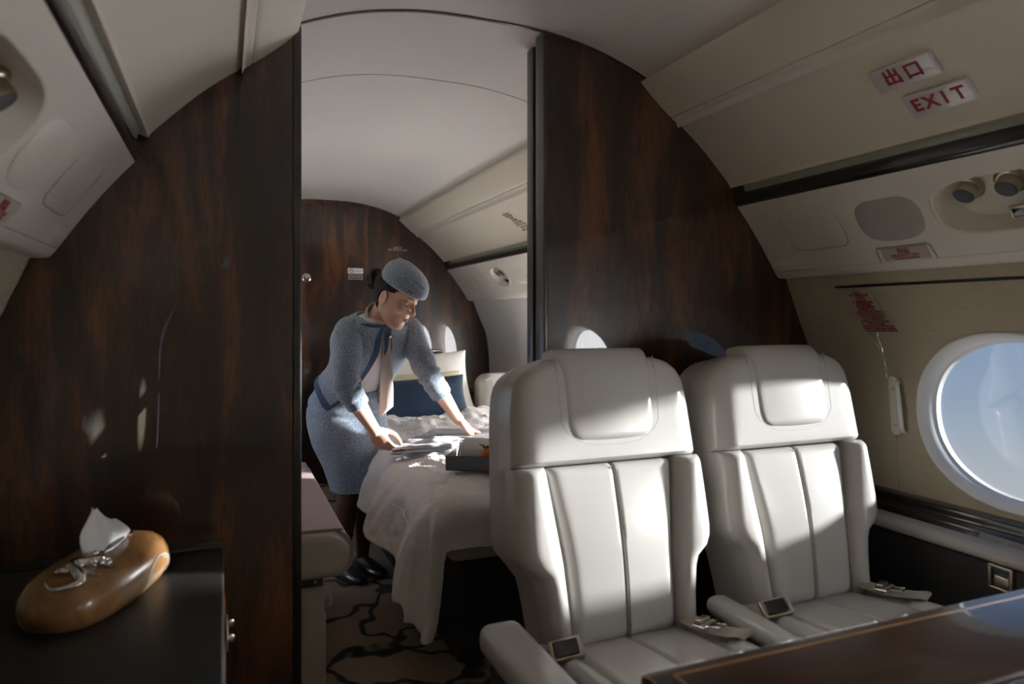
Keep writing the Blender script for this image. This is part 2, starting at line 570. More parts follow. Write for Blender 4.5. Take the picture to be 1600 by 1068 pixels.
CEIL = [(0, 0.838), (0.10, 0.837), (0.20, 0.830), (0.30, 0.814), (0.38, 0.794), (0.45, 0.770), (0.505, 0.747), (0.55, 0.722), (0.60, 0.672), (0.64, 0.60)]
def ceiling(name, y0, y1):
    half = smooth_tab(CEIL, 4)
    full = [(-h, z) for h, z in reversed(half)] + half[1:]
    ny = 2 if y1 < 3 else 40
    def pt(i, j):
        y = y0 + (y1 - y0) * j / (ny - 1)
        sw = 0.0 if y < 2.5 else 0.045 * (math.exp(-((y - 4.02) / (0.75 if y < 4.02 else 0.24)) ** 2) - (math.exp(-((2.5 - 4.02) / 0.75) ** 2) if y < 4.02 else 0))  # swell shaped to bring a shaded band across the rear ceiling
        return (XC + full[i][0], y, full[i][1] + sw * max(0, 1 - (full[i][0] / 0.50) ** 2))
    return struct(name, grid(len(full), ny, pt), 'ceil')
ceiling('ceiling', YF, D1 + 0.002)
ceiling('ceiling_bedroom_front', D1 + 0.006, 2.385)
ceiling('ceiling_bedroom', 2.388, D2)
# dark joint above the doorway
half = smooth_tab(CEIL[:8], 4)
full = [(-h, z) for h, z in reversed(half)] + half[1:]
struct('trim_1', join(grid(len(full), 2, lambda i, j: (XC + full[i][0], D1 - 0.004 + 0.010 * j, full[i][1] - 0.004)),
                      grid(len(full), 2, lambda i, j: (XC + full[i][0], D1 - 0.004, full[i][1] - 0.004 + 0.006 * j)),
                      grid(len(full), 2, lambda i, j: (XC + full[i][0], D1 + 0.006, full[i][1] - 0.004 + 0.006 * j))), 'post', label='thin grey ceiling joint across the doorway')

struct('trim_8', tube([V((XC + h, 2.3865, z - 0.0005)) for h, z in full], [0.0012] * len(full), n=6), 'psu_dark', label='fine ceiling joint over the bed')

def hull_poly(x_lo, x_hi, zmin=FLOOR, inset=0.004):
    """section of the hull between two widths, as a polygon in (x, z)"""
    pts = []
    prof = smooth_tab(WALL, 3) + smooth_tab(HULL, 3)[1:]
    right = [(XC + h - inset, z - inset * (z > 0.3)) for h, z in prof]
    left = [(XC - h + inset, z - inset * (z > 0.3)) for h, z in reversed(prof)]
    loop = right + left[1:]
    # clip to x_lo..x_hi
    def clip(poly, keep, cut):
        out = []
        for i in range(len(poly)):
            a, b = poly[i], poly[(i + 1) % len(poly)]
            if keep(a): out.append(a)
            if keep(a) != keep(b): out.append(cut(a, b))
        return out
    def cutx(x):
        return lambda a, b: (x, a[1] + (b[1] - a[1]) * (x - a[0]) / (b[0] - a[0]))
    loop = clip(loop, lambda p: p[0] >= x_lo, cutx(x_lo))
    loop = clip(loop, lambda p: p[0] <= x_hi, cutx(x_hi))
    return loop

def slab(name, x_lo, x_hi, y0, y1, m, label=None):
    poly = hull_poly(x_lo, x_hi)
    return struct(name, prism(poly, lambda x, z: (x, y0, z), lambda x, z: (x, y1, z)), m, smooth=False, label=label)

slab('wall_partition_right', 0.868, 3, D1, D1 + 0.05, 'wood', 'dark mahogany bulkhead panel behind the seats')
slab('wall_partition_right_rear', 0.905, 3, D1 + 0.055, D1 + 0.10, 'wood')
slab('wall_partition_left', -3, 0.160, D1, D1 + 0.10, 'wood', 'tall dark mahogany bulkhead panel behind the desk')
slab('wall_rear', -3, 3, D2, D2 + 0.05, 'wood', 'dark mahogany rear bulkhead of the bedroom')
slab('wall_front', -3, 3, YF - 0.05, YF, 'bin')
# door posts
ceil_z = lambda x: interp(smooth_tab(CEIL, 4), abs(x - XC))
struct('trim_2', join(box(0.853, 0.8675, D1 - 0.006, D1 + 0.052, FLOOR, ceil_z(0.86) - 0.002, 0.003)), 'post', label='grey metal door post on the bulkhead edge')
struct('trim_3', join(box(0.885, 0.905, D1 + 0.065, D1 + 0.098, FLOOR, ceil_z(0.9) - 0.004, 0.003)), 'black')
struct('trim_4', join(box(0.868, 0.884, D1 + 0.105, D1 + 0.15, FLOOR, ceil_z(0.87) - 0.004, 0.003)), 'post')
struct('trim_5', box(0.161, 0.181, D1 - 0.004, D1 + 0.104, FLOOR, ceil_z(0.17) - 0.003, 0.003), 'black', label='black lacquered door post on the bulkhead edge')
struct('trim_6', box(0.1815, 0.1835, D1 + 0.02, D1 + 0.09, FLOOR, ceil_z(0.18) - 0.01), 'post')

# overhead bins, valance, black rail, service panel: one run of each per side and room
BIN_UP = [(0.530, 0.725), (0.510, 0.730), (0.506, 0.724), (0.530, 0.700), (0.560, 0.673), (0.590, 0.648), (0.612, 0.631), (0.617, 0.632)]
BIN_DN = [(0.620, 0.634), (0.6165, 0.6275), (0.628, 0.619), (0.638, 0.612), (0.6395, 0.6135), (0.644, 0.611), (0.69, 0.577), (0.74, 0.535), (0.80, 0.476), (0.838, 0.436), (0.842, 0.428), (0.85, 0.426), (0.90, 0.445)]
VAL = [(0.862, 0.452), (0.858, 0.430), (0.863, 0.412), (0.872, 0.404), (0.90, 0.40)]
RAIL = [(0.905, 0.407), (0.872, 0.409), (0.862, 0.400), (0.860, 0.385), (0.866, 0.370), (0.90, 0.362)]
PSU = [(0.90, 0.372), (0.872, 0.366), (0.915, 0.316), (0.960, 0.257), (1.000, 0.198), (1.026, 0.158), (1.036, 0.145), (1.050, 0.136), (1.10, 0.136)]
psu_len = [0.0]
for a, b in zip(PSU[1:6], PSU[2:6]):
    psu_len.append(psu_len[-1] + math.hypot(b[0] - a[0], b[1] - a[1]))
PSU_H = list(zip(psu_len, [p[0] for p in PSU[1:6]]))
PSU_Z = list(zip(psu_len, [p[1] for p in PSU[1:6]]))
PSU_S = psu_len[-1]
def psu_pt(side, y, s, out=0.0):
    """point on the service panel face at distance s below its top edge"""
    h, z = interp(PSU_H, s), interp(PSU_Z, s)
    nx, nz = -0.80, -0.60
    return V((XC + side * (h + nx * out), y, z + nz * out))
PSU_DN = V((0.575, 0, -0.818))   # direction down the panel (right side)

def service_panel(side, y0, y1, holes, label):
    t = thing('service_panel', label, 'panel', (XC + side * 0.95, (y0 + y1) / 2, 0.14))
    g = holed(lambda y, s: psu_pt(side, y, s), y0, y1, 0, PSU_S, holes, ns=6, m=5)
    top = extrude_profile(PSU[:2], y0, y1, side)
    bot = extrude_profile(smooth_tab(PSU[5:], 4), y0, y1, side)
    cap0 = prism([(XC + side * h, z) for h, z in PSU], lambda x, z: (x, y0, z), lambda x, z: (x, y0 + 0.0005, z))
    cap1 = prism([(XC + side * h, z) for h, z in PSU], lambda x, z: (x, y1, z), lambda x, z: (x, y1 - 0.0005, z))
    obj('panel_face', join(g, top, bot) if holes else join(g, top, bot, cap0, cap1), 'psu', t)
    return t

def overhead_bin(side, y0, y1, label):
    t = thing('overhead_bin', label, 'overhead bin', (XC + side * 0.7, (y0 + y1) / 2, 0.426))
    obj('upper_panel', extrude_profile(smooth_tab(BIN_UP, 2), y0, y1, side), 'bin', t)
    obj('bin_door', extrude_profile(smooth_tab(BIN_DN, 2), y0, y1, side), 'bin', t)
    return t

def rails(side, y0, y1, vend, where):
    tag(obj('valance_light', extrude_profile(VAL, y0, vend, side), 'valance'), 'grey light cover strip under the ' + where, 'light cover')
    tag(obj('hand_rail', join(extrude_profile(smooth_tab(RAIL, 3), y0, y1, side), extrude_profile([(0.87, 0.45), (0.88, 0.39), (0.90, 0.38)], vend, y1, side)), 'black'), 'glossy black rail under the ' + where, 'rail')

def squircle(c, a, b, ra, rb, e, n=40):
    a, b, c = V(a), V(b), V(c)
    out = []
    for k in range(n):
        t = 2 * math.pi * k / n
        cs, sn = math.cos(t), math.sin(t)
        q = 1.0 / ((abs(cs) / ra) ** e + (abs(sn) / rb) ** e) ** (1 / e)
        out.append(c + a * cs * q + b * sn * q)
    return out

def pad(pts, nrm, h, inset=0.85):
    """thin raised pad over a closed outline"""
    n = len(pts)
    nrm = V(nrm)
    c = sum(pts, V()) / n
    rings = [(1.0, -0.002), (1.0, h * 0.6), (0.97, h), (inset * 0.6, h)]
    g = grid(n, 4, lambda i, j: c + (pts[i] - c) * rings[j][0] + nrm * rings[j][1], close_u=True)
    g[1].append(tuple(3 * n + i for i in range(n)))
    return g

def outline(pts, r, nrm, off=0.0):
    pts = [p + V(nrm) * off for p in pts]
    return tube(pts, [r] * len(pts), n=6, closed=True)

Yv = V((0, 1, 0))
def fit_service(t, side, yo, full=True, flip=1):
    """hatch, speaker, air nozzles and placard in a service panel; yo = nozzle pocket centre"""
    dn = V((side * 0.575, 0, -0.818))
    nr = V((-side * 0.80, 0, -0.60))
    s_mid = 0.128
    # hatch
    hp = squircle(psu_pt(side, yo + flip * 0.56, s_mid), Yv, dn, 0.105, 0.066, 7)
    h = obj('hatch', pad(hp, nr, 0.0022), 'psu', t)
    obj('hatch_joint', outline(hp, 0.0020, nr, 0.0012), 'psu_dark', h)
    # speaker
    sp = squircle(psu_pt(side, yo + flip * 0.30, s_mid), Yv, dn, 0.098, 0.068, 2.7)
    s = obj('speaker_cover', pad(sp, nr, 0.003), 'psu_dark' if side > 0 and full else 'psu', t)
    obj('speaker_joint', outline(sp, 0.002, nr, 0.0004), 'psu', s)
    if not full:
        return
    pocket(t, side, yo, 0.165, 0.072)

def pocket(t, side, yc, ry, rs, nozz=3):
    dn = V((side * 0.575, 0, -0.818))
    nr = V((-side * 0.80, 0, -0.60))
    c = psu_pt(side, yc, 0.128)
    rim = squircle(c, Yv, dn, ry, rs, 3.2, 56)
    prof = [(1.05, 0.0), (1.04, 0.004), (1.0, 0.003), (0.97, -0.006), (0.91, -0.036), (0.82, -0.050), (0.4, -0.054)]
    g = grid(56, len(prof), lambda i, j: c + (rim[i] - c) * prof[j][0] + nr * prof[j][1], close_u=True)
    g[1].append(tuple((len(prof) - 1) * 56 + i for i in range(56)))
    pk = obj('nozzle_pocket', g, 'psu', t)
    obj('pocket_joint', outline([c + (q - c) * 1.06 for q in rim], 0.0016, nr, 0.0), 'psu_dark', pk)
    step = 2 * ry * 0.70 / max(1, nozz - 1)
    for k in range(nozz):
        p = psu_pt(side, yc + ry * 0.62 - k * ry * 0.60, 0.104) - nr * 0.052
        ax = (nr + V((0, 0, -0.35))).normalized()
        nz = obj('air_nozzle', lathe(p, ax, [(0.036, -0.004), (0.036, 0.004), (0.031, 0.008), (0.026, 0.008), (0.026, 0.024), (0.0235, 0.030)], 24), 'nickel', t)
        obj('nozzle_face', lathe(p, ax, [(0.0238, 0.029), (0.022, 0.031), (0.012, 0.030), (0.0001, 0.030)], 24), 'gasper', nz)
    p = psu_pt(side, yc - ry * 0.15, 0.172) - nr * 0.026
    sw = obj('call_switch', obox(p, Yv, dn, nr, 0.040, 0.016, 0.006, 0.002), 'nickel', t)
    obj('switch_window', obox(p + nr * 0.0055, Yv, dn, nr, 0.034, 0.011, 0.002, 0.001), 'glassblack', sw)

HB = 0.20
sp_fr = service_panel(1, YF, D1, [(1.05, 0.128, 0.165, 0.072, 3.2, 0.19)], 'cream service panel above the seats with round air nozzles')
fit_service(sp_fr, 1, 1.05)
sp_fl = service_panel(-1, YF, D1, [(1.05, 0.128, 0.165, 0.072, 3.2, 0.19)], 'cream service panel above the desk with oval speaker cover')
fit_service(sp_fl, -1, 1.05)
sp_br = service_panel(1, D1 + 0.10, D2, [(4.19, 0.128, 0.115, 0.066, 4.5, 0.14), (3.62, 0.128, 0.09, 0.066, 4.5, 0.14)], 'cream service panel above the bed with square nozzle pocket')
fit_service(sp_br, 1, 4.19, full=False)
pocket(sp_br, 1, 4.19, 0.115, 0.066)
pocket(sp_br, 1, 3.62, 0.09, 0.066, 2)
hp = squircle(psu_pt(1, 3.90, 0.128), Yv, V((0.575, 0, -0.818)), 0.085, 0.066, 7)
obj('hatch', pad(hp, V((-0.80, 0, -0.60)), 0.002), 'psu', sp_br)
service_panel(-1, D1 + 0.10, D2, [], 'cream service panel above the divan')
overhead_bin(1, YF, D1, 'cream overhead bin above the seats carrying red exit signs')
overhead_bin(-1, YF, D1, 'cream overhead bin above the desk')
overhead_bin(1, D1 + 0.10, D2, 'cream overhead bin above the bed')
overhead_bin(-1, D1 + 0.10, D2, 'cream overhead bin above the divan')
rails(1, YF, D1, D1 - 0.045, 'overhead bin above the seats')
rails(-1, YF, D1, D1 - 0.045, 'overhead bin above the desk')
rails(1, D1 + 0.10, D2, D2 - 0.12, 'overhead bin above the bed')
rails(-1, D1 + 0.10, D2, D2 - 0.12, 'overhead bin above the divan')

# windows
def window(n, side, yc, pane, shade=None, label=None):
    xw = XC + side * wall_h(WZ)
    t = thing('window_%d' % n, label, None, (xw, yc, WZ - WRZ), kind='structure')
    nn = 72
    def rp(k, off, inward):
        a = 2 * math.pi * k / nn
        c, s = math.cos(a), math.sin(a)
        e = 2.15
        ry, rz = WRY + off, WRZ + off
        q = 1.0 / ((abs(c) / ry) ** e + (abs(s) / rz) ** e) ** (1 / e)
        z = WZ + s * q
        return V((XC + side * (wall_h(min(z, 0.142)) - inward), yc + c * q, z))
    prof = [(0.024, -0.003), (0.024, 0.004), (0.020, 0.007), (0.014, 0.004), (0.003, -0.020), (0.0, -0.040)]
    obj('window_bezel', grid(nn, len(prof), lambda i, j: rp(i, *prof[j]), close_u=True), 'white', t)
    prof2 = [(0.0, -0.040), (0.001, -0.041), (-0.003, -0.045), (-0.003, -0.064)]
    obj('window_reveal', grid(nn, len(prof2), lambda i, j: rp(i, *prof2[j]), close_u=True), 'white', t)
    def disc(d, o):
        vs = [rp(i, o, d) for i in range(nn)]
        # flat inner pane
        return vs + [V((XC + side * (wall_h(WZ) - d), yc, WZ))], [(i, (i + 1) % nn, nn) for i in range(nn)]
    obj('pane', disc(-0.060, -0.003), pane, t)
    if shade:
        obj('window_shade', disc(-0.052, -0.003), shade, t)  # dark shades on the left, added light diffusers on the right
    return t
k = 1
for w in WIN_R:
    window(k, 1, w, 'pane_tint' if abs(w - 1.18) < 0.01 else ('pane_clear' if w in (3.20, 4.00, -1.73, 0.21) else 'pane'), shade='shade' if w in (3.20, 4.00, 0.21, -1.73) else None)  # four unseen windows get the diffuser, added to brighten the cabin
    k += 1
for w in WIN_L:
    window(k, -1, w, 'pane_clear', shade='wood_dark' if w < D1 else None)
    k += 1

# ------------------------------------------------------------------ emergency exit on the right wall
ex = thing('exit_hatch', 'linen covered emergency exit hatch around the window beside the seats', 'exit hatch', (XC + 1.2, 1.18, -0.56))
def on_wall(y, z, inw=0.002, side=1):
    return V((XC + side * (wall_h(z) - inw), y, z))
seamz = [0.098 - 0.66 * i / 14 for i in range(15)]
def seam_y(z):
    return 1.645 - 0.10 * (0.098 - z) / 0.25 if z > -0.15 else 1.545 - 0.012 * (-0.15 - z) / 0.4
obj('hatch_top_gap', grid(30, 2, lambda i, j: on_wall(1.66 - i * 0.040, 0.103 - 0.008 * j, 0.0015)), 'blackmat', ex)
obj('hatch_side_gap', tube([on_wall(seam_y(z), z, 0.0005) for z in seamz], [0.0022] * 15, n=6), 'valance', ex)
# latch above the hatch
lp = [on_wall(y, z, 0.002) for y, z in ((1.635, 0.108), (1.630, 0.126), (1.622, 0.132), (1.545, 0.132), (1.535, 0.126), (1.525, 0.108))]
obj('latch_outline', tube(lp, [0.0018] * 6, n=6), 'valance', ex)
obj('latch', join(box(0, 0.01, 1.575, 1.605, 0.104, 0.128, 0.002), box(-0.004, 0.01, 1.560, 1.600, 0.104, 0.112, 0.002)), 'gasper', ex)
for v in ex.children[-1].data.vertices:
    v.co.x += on_wall(1.58, 0.115, 0.006).x
# hatch handle: flat plate with a bar
hd = thing('release_pull', 'slim white exit handle plate on the linen wall beside the window', 'handle', (XC + 1.19, 1.52, -0.35))
zc0, zc1 = -0.185, -0.338
hpts = []
for q in range(24):
    a = 2 * math.pi * q / 24
    z = (zc0 if math.sin(a) >= 0 else zc1) + 0.013 * math.sin(a)
    hpts.append(on_wall(1.532 + 0.016 * math.cos(a), z, 0.003))
obj('handle_plate', pad(hpts, (-1, 0, 0), 0.007), 'psu', hd)
bar = obj('handle_bar', tube([on_wall(1.513, -0.190, 0.006), on_wall(1.510, -0.196, 0.020), on_wall(1.505, -0.26, 0.024), on_wall(1.503, -0.325, 0.020), on_wall(1.503, -0.338, 0.004)], [0.006, 0.0065, 0.007, 0.0065, 0.005], n=10, smooth_n=5), 'white', hd)
for i, (z, w) in enumerate(((-0.225, 0.009), (-0.262, 0.010), (-0.292, 0.010), (-0.318, 0.010))):
    obj('plate_groove', tube([on_wall(1.540, z, 0.0105), on_wall(1.525, z - 0.004, 0.0105)], [0.0012, 0.0012], n=6), 'ink', hd)
text_obj('plate_lettering', 'EXIT', on_wall(1.534, -0.203, 0.0108), (0, 0, -1), (0, -1, 0), 0.013, 'ink', hd)

# instruction placard on the hatch
wz0, wz1 = 0.085, -0.040
def wdir(z0, z1):
    return (on_wall(0, z0, 0) - on_wall(0, z1, 0)).normalized()
upw = wdir(wz0, wz1)
nrw = V((0, -1, 0)).cross(upw)
plc = thing('instruction_placard', 'clear placard with dense red instructions on the exit hatch', 'placard', on_wall(1.55, wz1))
pc = [on_wall(1.640, wz0, 0.002), on_wall(1.535, wz0, 0.002), on_wall(1.485, wz1, 0.002), on_wall(1.585, wz1, 0.002)]
obj('placard_plate', prism([(0, 0), (1, 0), (1, 1), (0, 1)], lambda a, b: (pc[0].lerp(pc[1], a)).lerp(pc[3].lerp(pc[2], a), b), lambda a, b: (pc[0].lerp(pc[1], a)).lerp(pc[3].lerp(pc[2], a), b) + V((-0.0015, 0, -0.0006))), 'placard', plc, smooth=False)
lines = ['紧急出口', '1. 拉开下面板的手柄盖', '2. 拉下手柄', '3. 拉入窗口', '起飞和着陆时舱门必须', '保持关闭并锁定', '以便紧急撤离时使用', 'EMERGENCY EXIT', '1. PULL T-HANDLE COVER IN', 'LOWER PANEL AND DISCARD', '2. PULL T-HANDLE DOWN', '3. PULL WINDOW IN', 'EXTERIOR AND LIFT BEYOND', 'WINDOW FRAME.', 'WINDOW SHADE MUST BE OPEN', 'DURING TAXIING AND LANDING', 'TO CLEAR EMERGENCY WINDOW']
for i, s in enumerate(lines):
    b = (i + 0.7) / (len(lines) + 0.4)
    c = (pc[0].lerp(pc[1], 0.5)).lerp(pc[3].lerp(pc[2], 0.5), b) + V((-0.003, 0, -0.0012))
    text_obj('lettering', s, c, (0, -1, 0), upw, 0.0074, 'red', plc, 0.0002, bold=0.00025)
# small placard in the lip of the service panel
def lip_placard(side):
    t = thing('exit_placard', 'small red lettered exit placard in the panel lip above the ' + ('hatch' if side > 0 else 'desk'), 'placard', psu_pt(side, 1.35, 0.25))
    dn = V((side * 0.575, 0, -0.818)); nr = V((-side * 0.80, 0, -0.60))
    c = psu_pt(side, 1.35, 0.236)
    obj('recess_rim', tube([c + Yv * 0.085 + dn * 0.024, c + Yv * 0.083 - dn * 0.016, c + Yv * 0.078 - dn * 0.022, c - Yv * 0.072 - dn * 0.022, c - Yv * 0.078 - dn * 0.016, c - Yv * 0.085 + dn * 0.024], [0.0022] * 6, n=6), 'valance' if side > 0 else 'psu_dark', t)
    obj('placard_plate', obox(c + nr * 0.002, Yv, dn, nr, 0.068, 0.019, 0.0015, 0.001), 'placard', t, smooth=False)
    rd = V((0, -1, 0)) if side > 0 else V((0, 1, 0))
    for i, s in enumerate(['紧急出口', '拉开面板', 'EMERGENCY EXIT', 'T-HANDLE INSIDE']):
        text_obj('lettering', s, c + nr * 0.004 + dn * (-0.013 + i * 0.009), rd, -dn, 0.0095 if i != 2 else 0.0105, 'red', t, 0.0002, bold=0.0002)
lip_placard(1)
lip_placard(-1)

# lit style exit signs on the bin door
bin_dn = (V((0.80, 0, 0.478)) - V((0.69, 0, 0.579))).normalized()
bin_n = V((-0.676, 0, -0.737))
def bin_pt(h):
    return V((XC + h, 0, interp([(a, b) for a, b in BIN_DN[5:11]], h)))
for s, y, h, sz, lab in (('出口', 1.118, 0.722, 0.044, 'white plastic sign with two red characters on the overhead bin'), ('EXIT', 1.082, 0.785, 0.046, 'white plastic sign reading EXIT in red on the overhead bin')):
    c = bin_pt(h); c.y = y
    c += bin_n * 0.004
    t = thing('exit_sign', lab, 'sign', c, 'exit signs on the bin door')
    obj('sign_plate', obox(c, Yv, bin_dn, bin_n, 0.076, 0.030, 0.006, 0.004), 'sign', t)
    nn_ = len(s)
    for i_, ch in enumerate(s):
        text_obj('letter', ch, c + bin_n * 0.0062 + V((0, -(i_ - (nn_ - 1) / 2) * (0.052 if nn_ == 2 else 0.033), 0)), (0, -1, 0), -bin_dn, sz, 'red', t, 0.0006, bold=0.0012)

# small print label on the bedroom bin
lab_t = thing('bin_label', 'small dark printed warning label on the bin above the bed', 'label', bin_pt(0.76) + V((0, 3.4, 0)))
for i in range(9):
    c = bin_pt(0.70 + 0.0125 * i); c.y = 3.50 - 0.024 * i * 0.5
    c += bin_n * 0.0015
    text_obj('lettering', ['!', 'WARNING', 'MAXIMUM', 'LOAD', 'PER BIN', 'CLOSE AND', 'LATCH DOOR', 'FOR TAXI', 'AND LANDING'][i], c, (0, -1, 0), -bin_dn, 0.019, 'ink', lab_t, 0.0002)

# ------------------------------------------------------------------ ledge along the right wall below the windows
def run(name, pts, y0, y1, m, parent=None, n=3):
    P = smooth_tab(pts, n) if n > 1 else pts
    return obj(name, grid(len(P), 2, lambda i, j: (P[i][0], y0 + (y1 - y0) * j, P[i][1])), m, parent)
ld = thing('side_ledge', 'dark wood side ledge with pale padded lip along the window wall', 'ledge', (1.82, 0.6, FLOOR))
run('wood_rail', [(1.902, -0.520), (1.868, -0.522), (1.858, -0.530), (1.856, -0.545), (1.848, -0.552), (1.838, -0.556), (1.834, -0.566), (1.836, -0.580), (1.90, -0.585)], YF, D1, 'wood_dark', ld)
run('padded_lip', [(1.87, -0.574), (1.80, -0.573), (1.782, -0.577), (1.772, -0.586), (1.770, -0.600), (1.778, -0.608), (1.80, -0.61)], YF, D1, 'leather_side', ld)
run('side_panel', [(1.79, -0.604), (1.776, -0.612), (1.776, -0.80), (1.776, FLOOR)], YF, D1, 'charcoal', ld, 1)
lt = thing('ledge_latch', 'champagne metal flush latch on the dark side panel', 'latch', (1.77, 1.15, -0.66))
obj('latch_frame', join(*[obox((1.773, 1.150 + dy, -0.640 + dz), (1, 0, 0), (0, 1, 0), (0, 0, 1), 0.006, hy, hz, 0.002) for dy, dz, hy, hz in ((-0.026, 0, 0.004, 0.030), (0.026, 0, 0.004, 0.030), (0, 0.027, 0.028, 0.004), (0, -0.027, 0.028, 0.004))]), 'nickel', lt)
obj('latch_recess', obox((1.776, 1.15, -0.64), (1, 0, 0), (0, 1, 0), (0, 0, 1), 0.002, 0.024, 0.025), 'gasper', lt)
obj('latch_paddle', obox((1.772, 1.146, -0.645), (1, 0, 0), (0, 1, 0), (0, 0, 1), 0.006, 0.018, 0.012, 0.004), 'nickel', lt)
# matching low ledge on the left
ldl = thing('side_ledge', 'dark wood side ledge along the wall behind the desk', 'ledge', (-0.5, -0.8, FLOOR))
run('wood_rail', [(-0.542, -0.520), (-0.508, -0.522), (-0.498, -0.530), (-0.490, -0.552), (-0.478, -0.566), (-0.476, -0.580), (-0.54, -0.585)], YF, D1, 'wood_dark', ldl)

# ------------------------------------------------------------------ seats
def prof(x):
    return 1.0 if x >= 1 else math.sqrt(max(0.0, 1 - (1 - max(0.0, x)) ** 2))

def cushion_panel(frame, left, right, t0, t1, h, rl, rr, rt0, rt1, thick, base=None, crown=0.0, nu=22, nv=30):
    """padded panel between left(t) and right(t); frame maps (s, t, n) to the world"""
    us = [0.5 - 0.5 * math.cos(math.pi * i / (nu - 1)) for i in range(nu)]
    vv = [0.5 - 0.5 * math.cos(math.pi * j / (nv - 1)) for j in range(nv)]
    def front(i, j):
        t = t0 + (t1 - t0) * vv[j]
        a, b = left(t), right(t)
        s = a + (b - a) * us[i]
        H = h * prof((s - a) / rl) * prof((b - s) / rr) * prof((t - t0) / rt0) * prof((t1 - t) / rt1)
        H += crown * (1 - (2 * us[i] - 1) ** 2) * (1 - (2 * vv[j] - 1) ** 4)
        return frame(s, t, (base(s, t) if base else 0.0) + H)
    g = grid(nu, nv, front)
    vs, fs = g
    border = [i for i in range(nu)] + [j * nu + nu - 1 for j in range(1, nv)] + [(nv - 1) * nu + i for i in range(nu - 2, -1, -1)] + [j * nu for j in range(nv - 2, 0, -1)]
    k = len(vs)
    for idx in border:
        j, i = divmod(idx, nu)
        t = t0 + (t1 - t0) * vv[j]
        a, b = left(t), right(t)
        s = a + (b - a) * us[i]
        vs.append(frame(s, t, (base(s, t) if base else 0.0) - thick))
    nb = len(border)
    for q in range(nb):
        fs.append((border[q], border[(q + 1) % nb], k + (q + 1) % nb, k + q))
    fs.append(tuple(k + q for q in range(nb)))
    return vs, fs

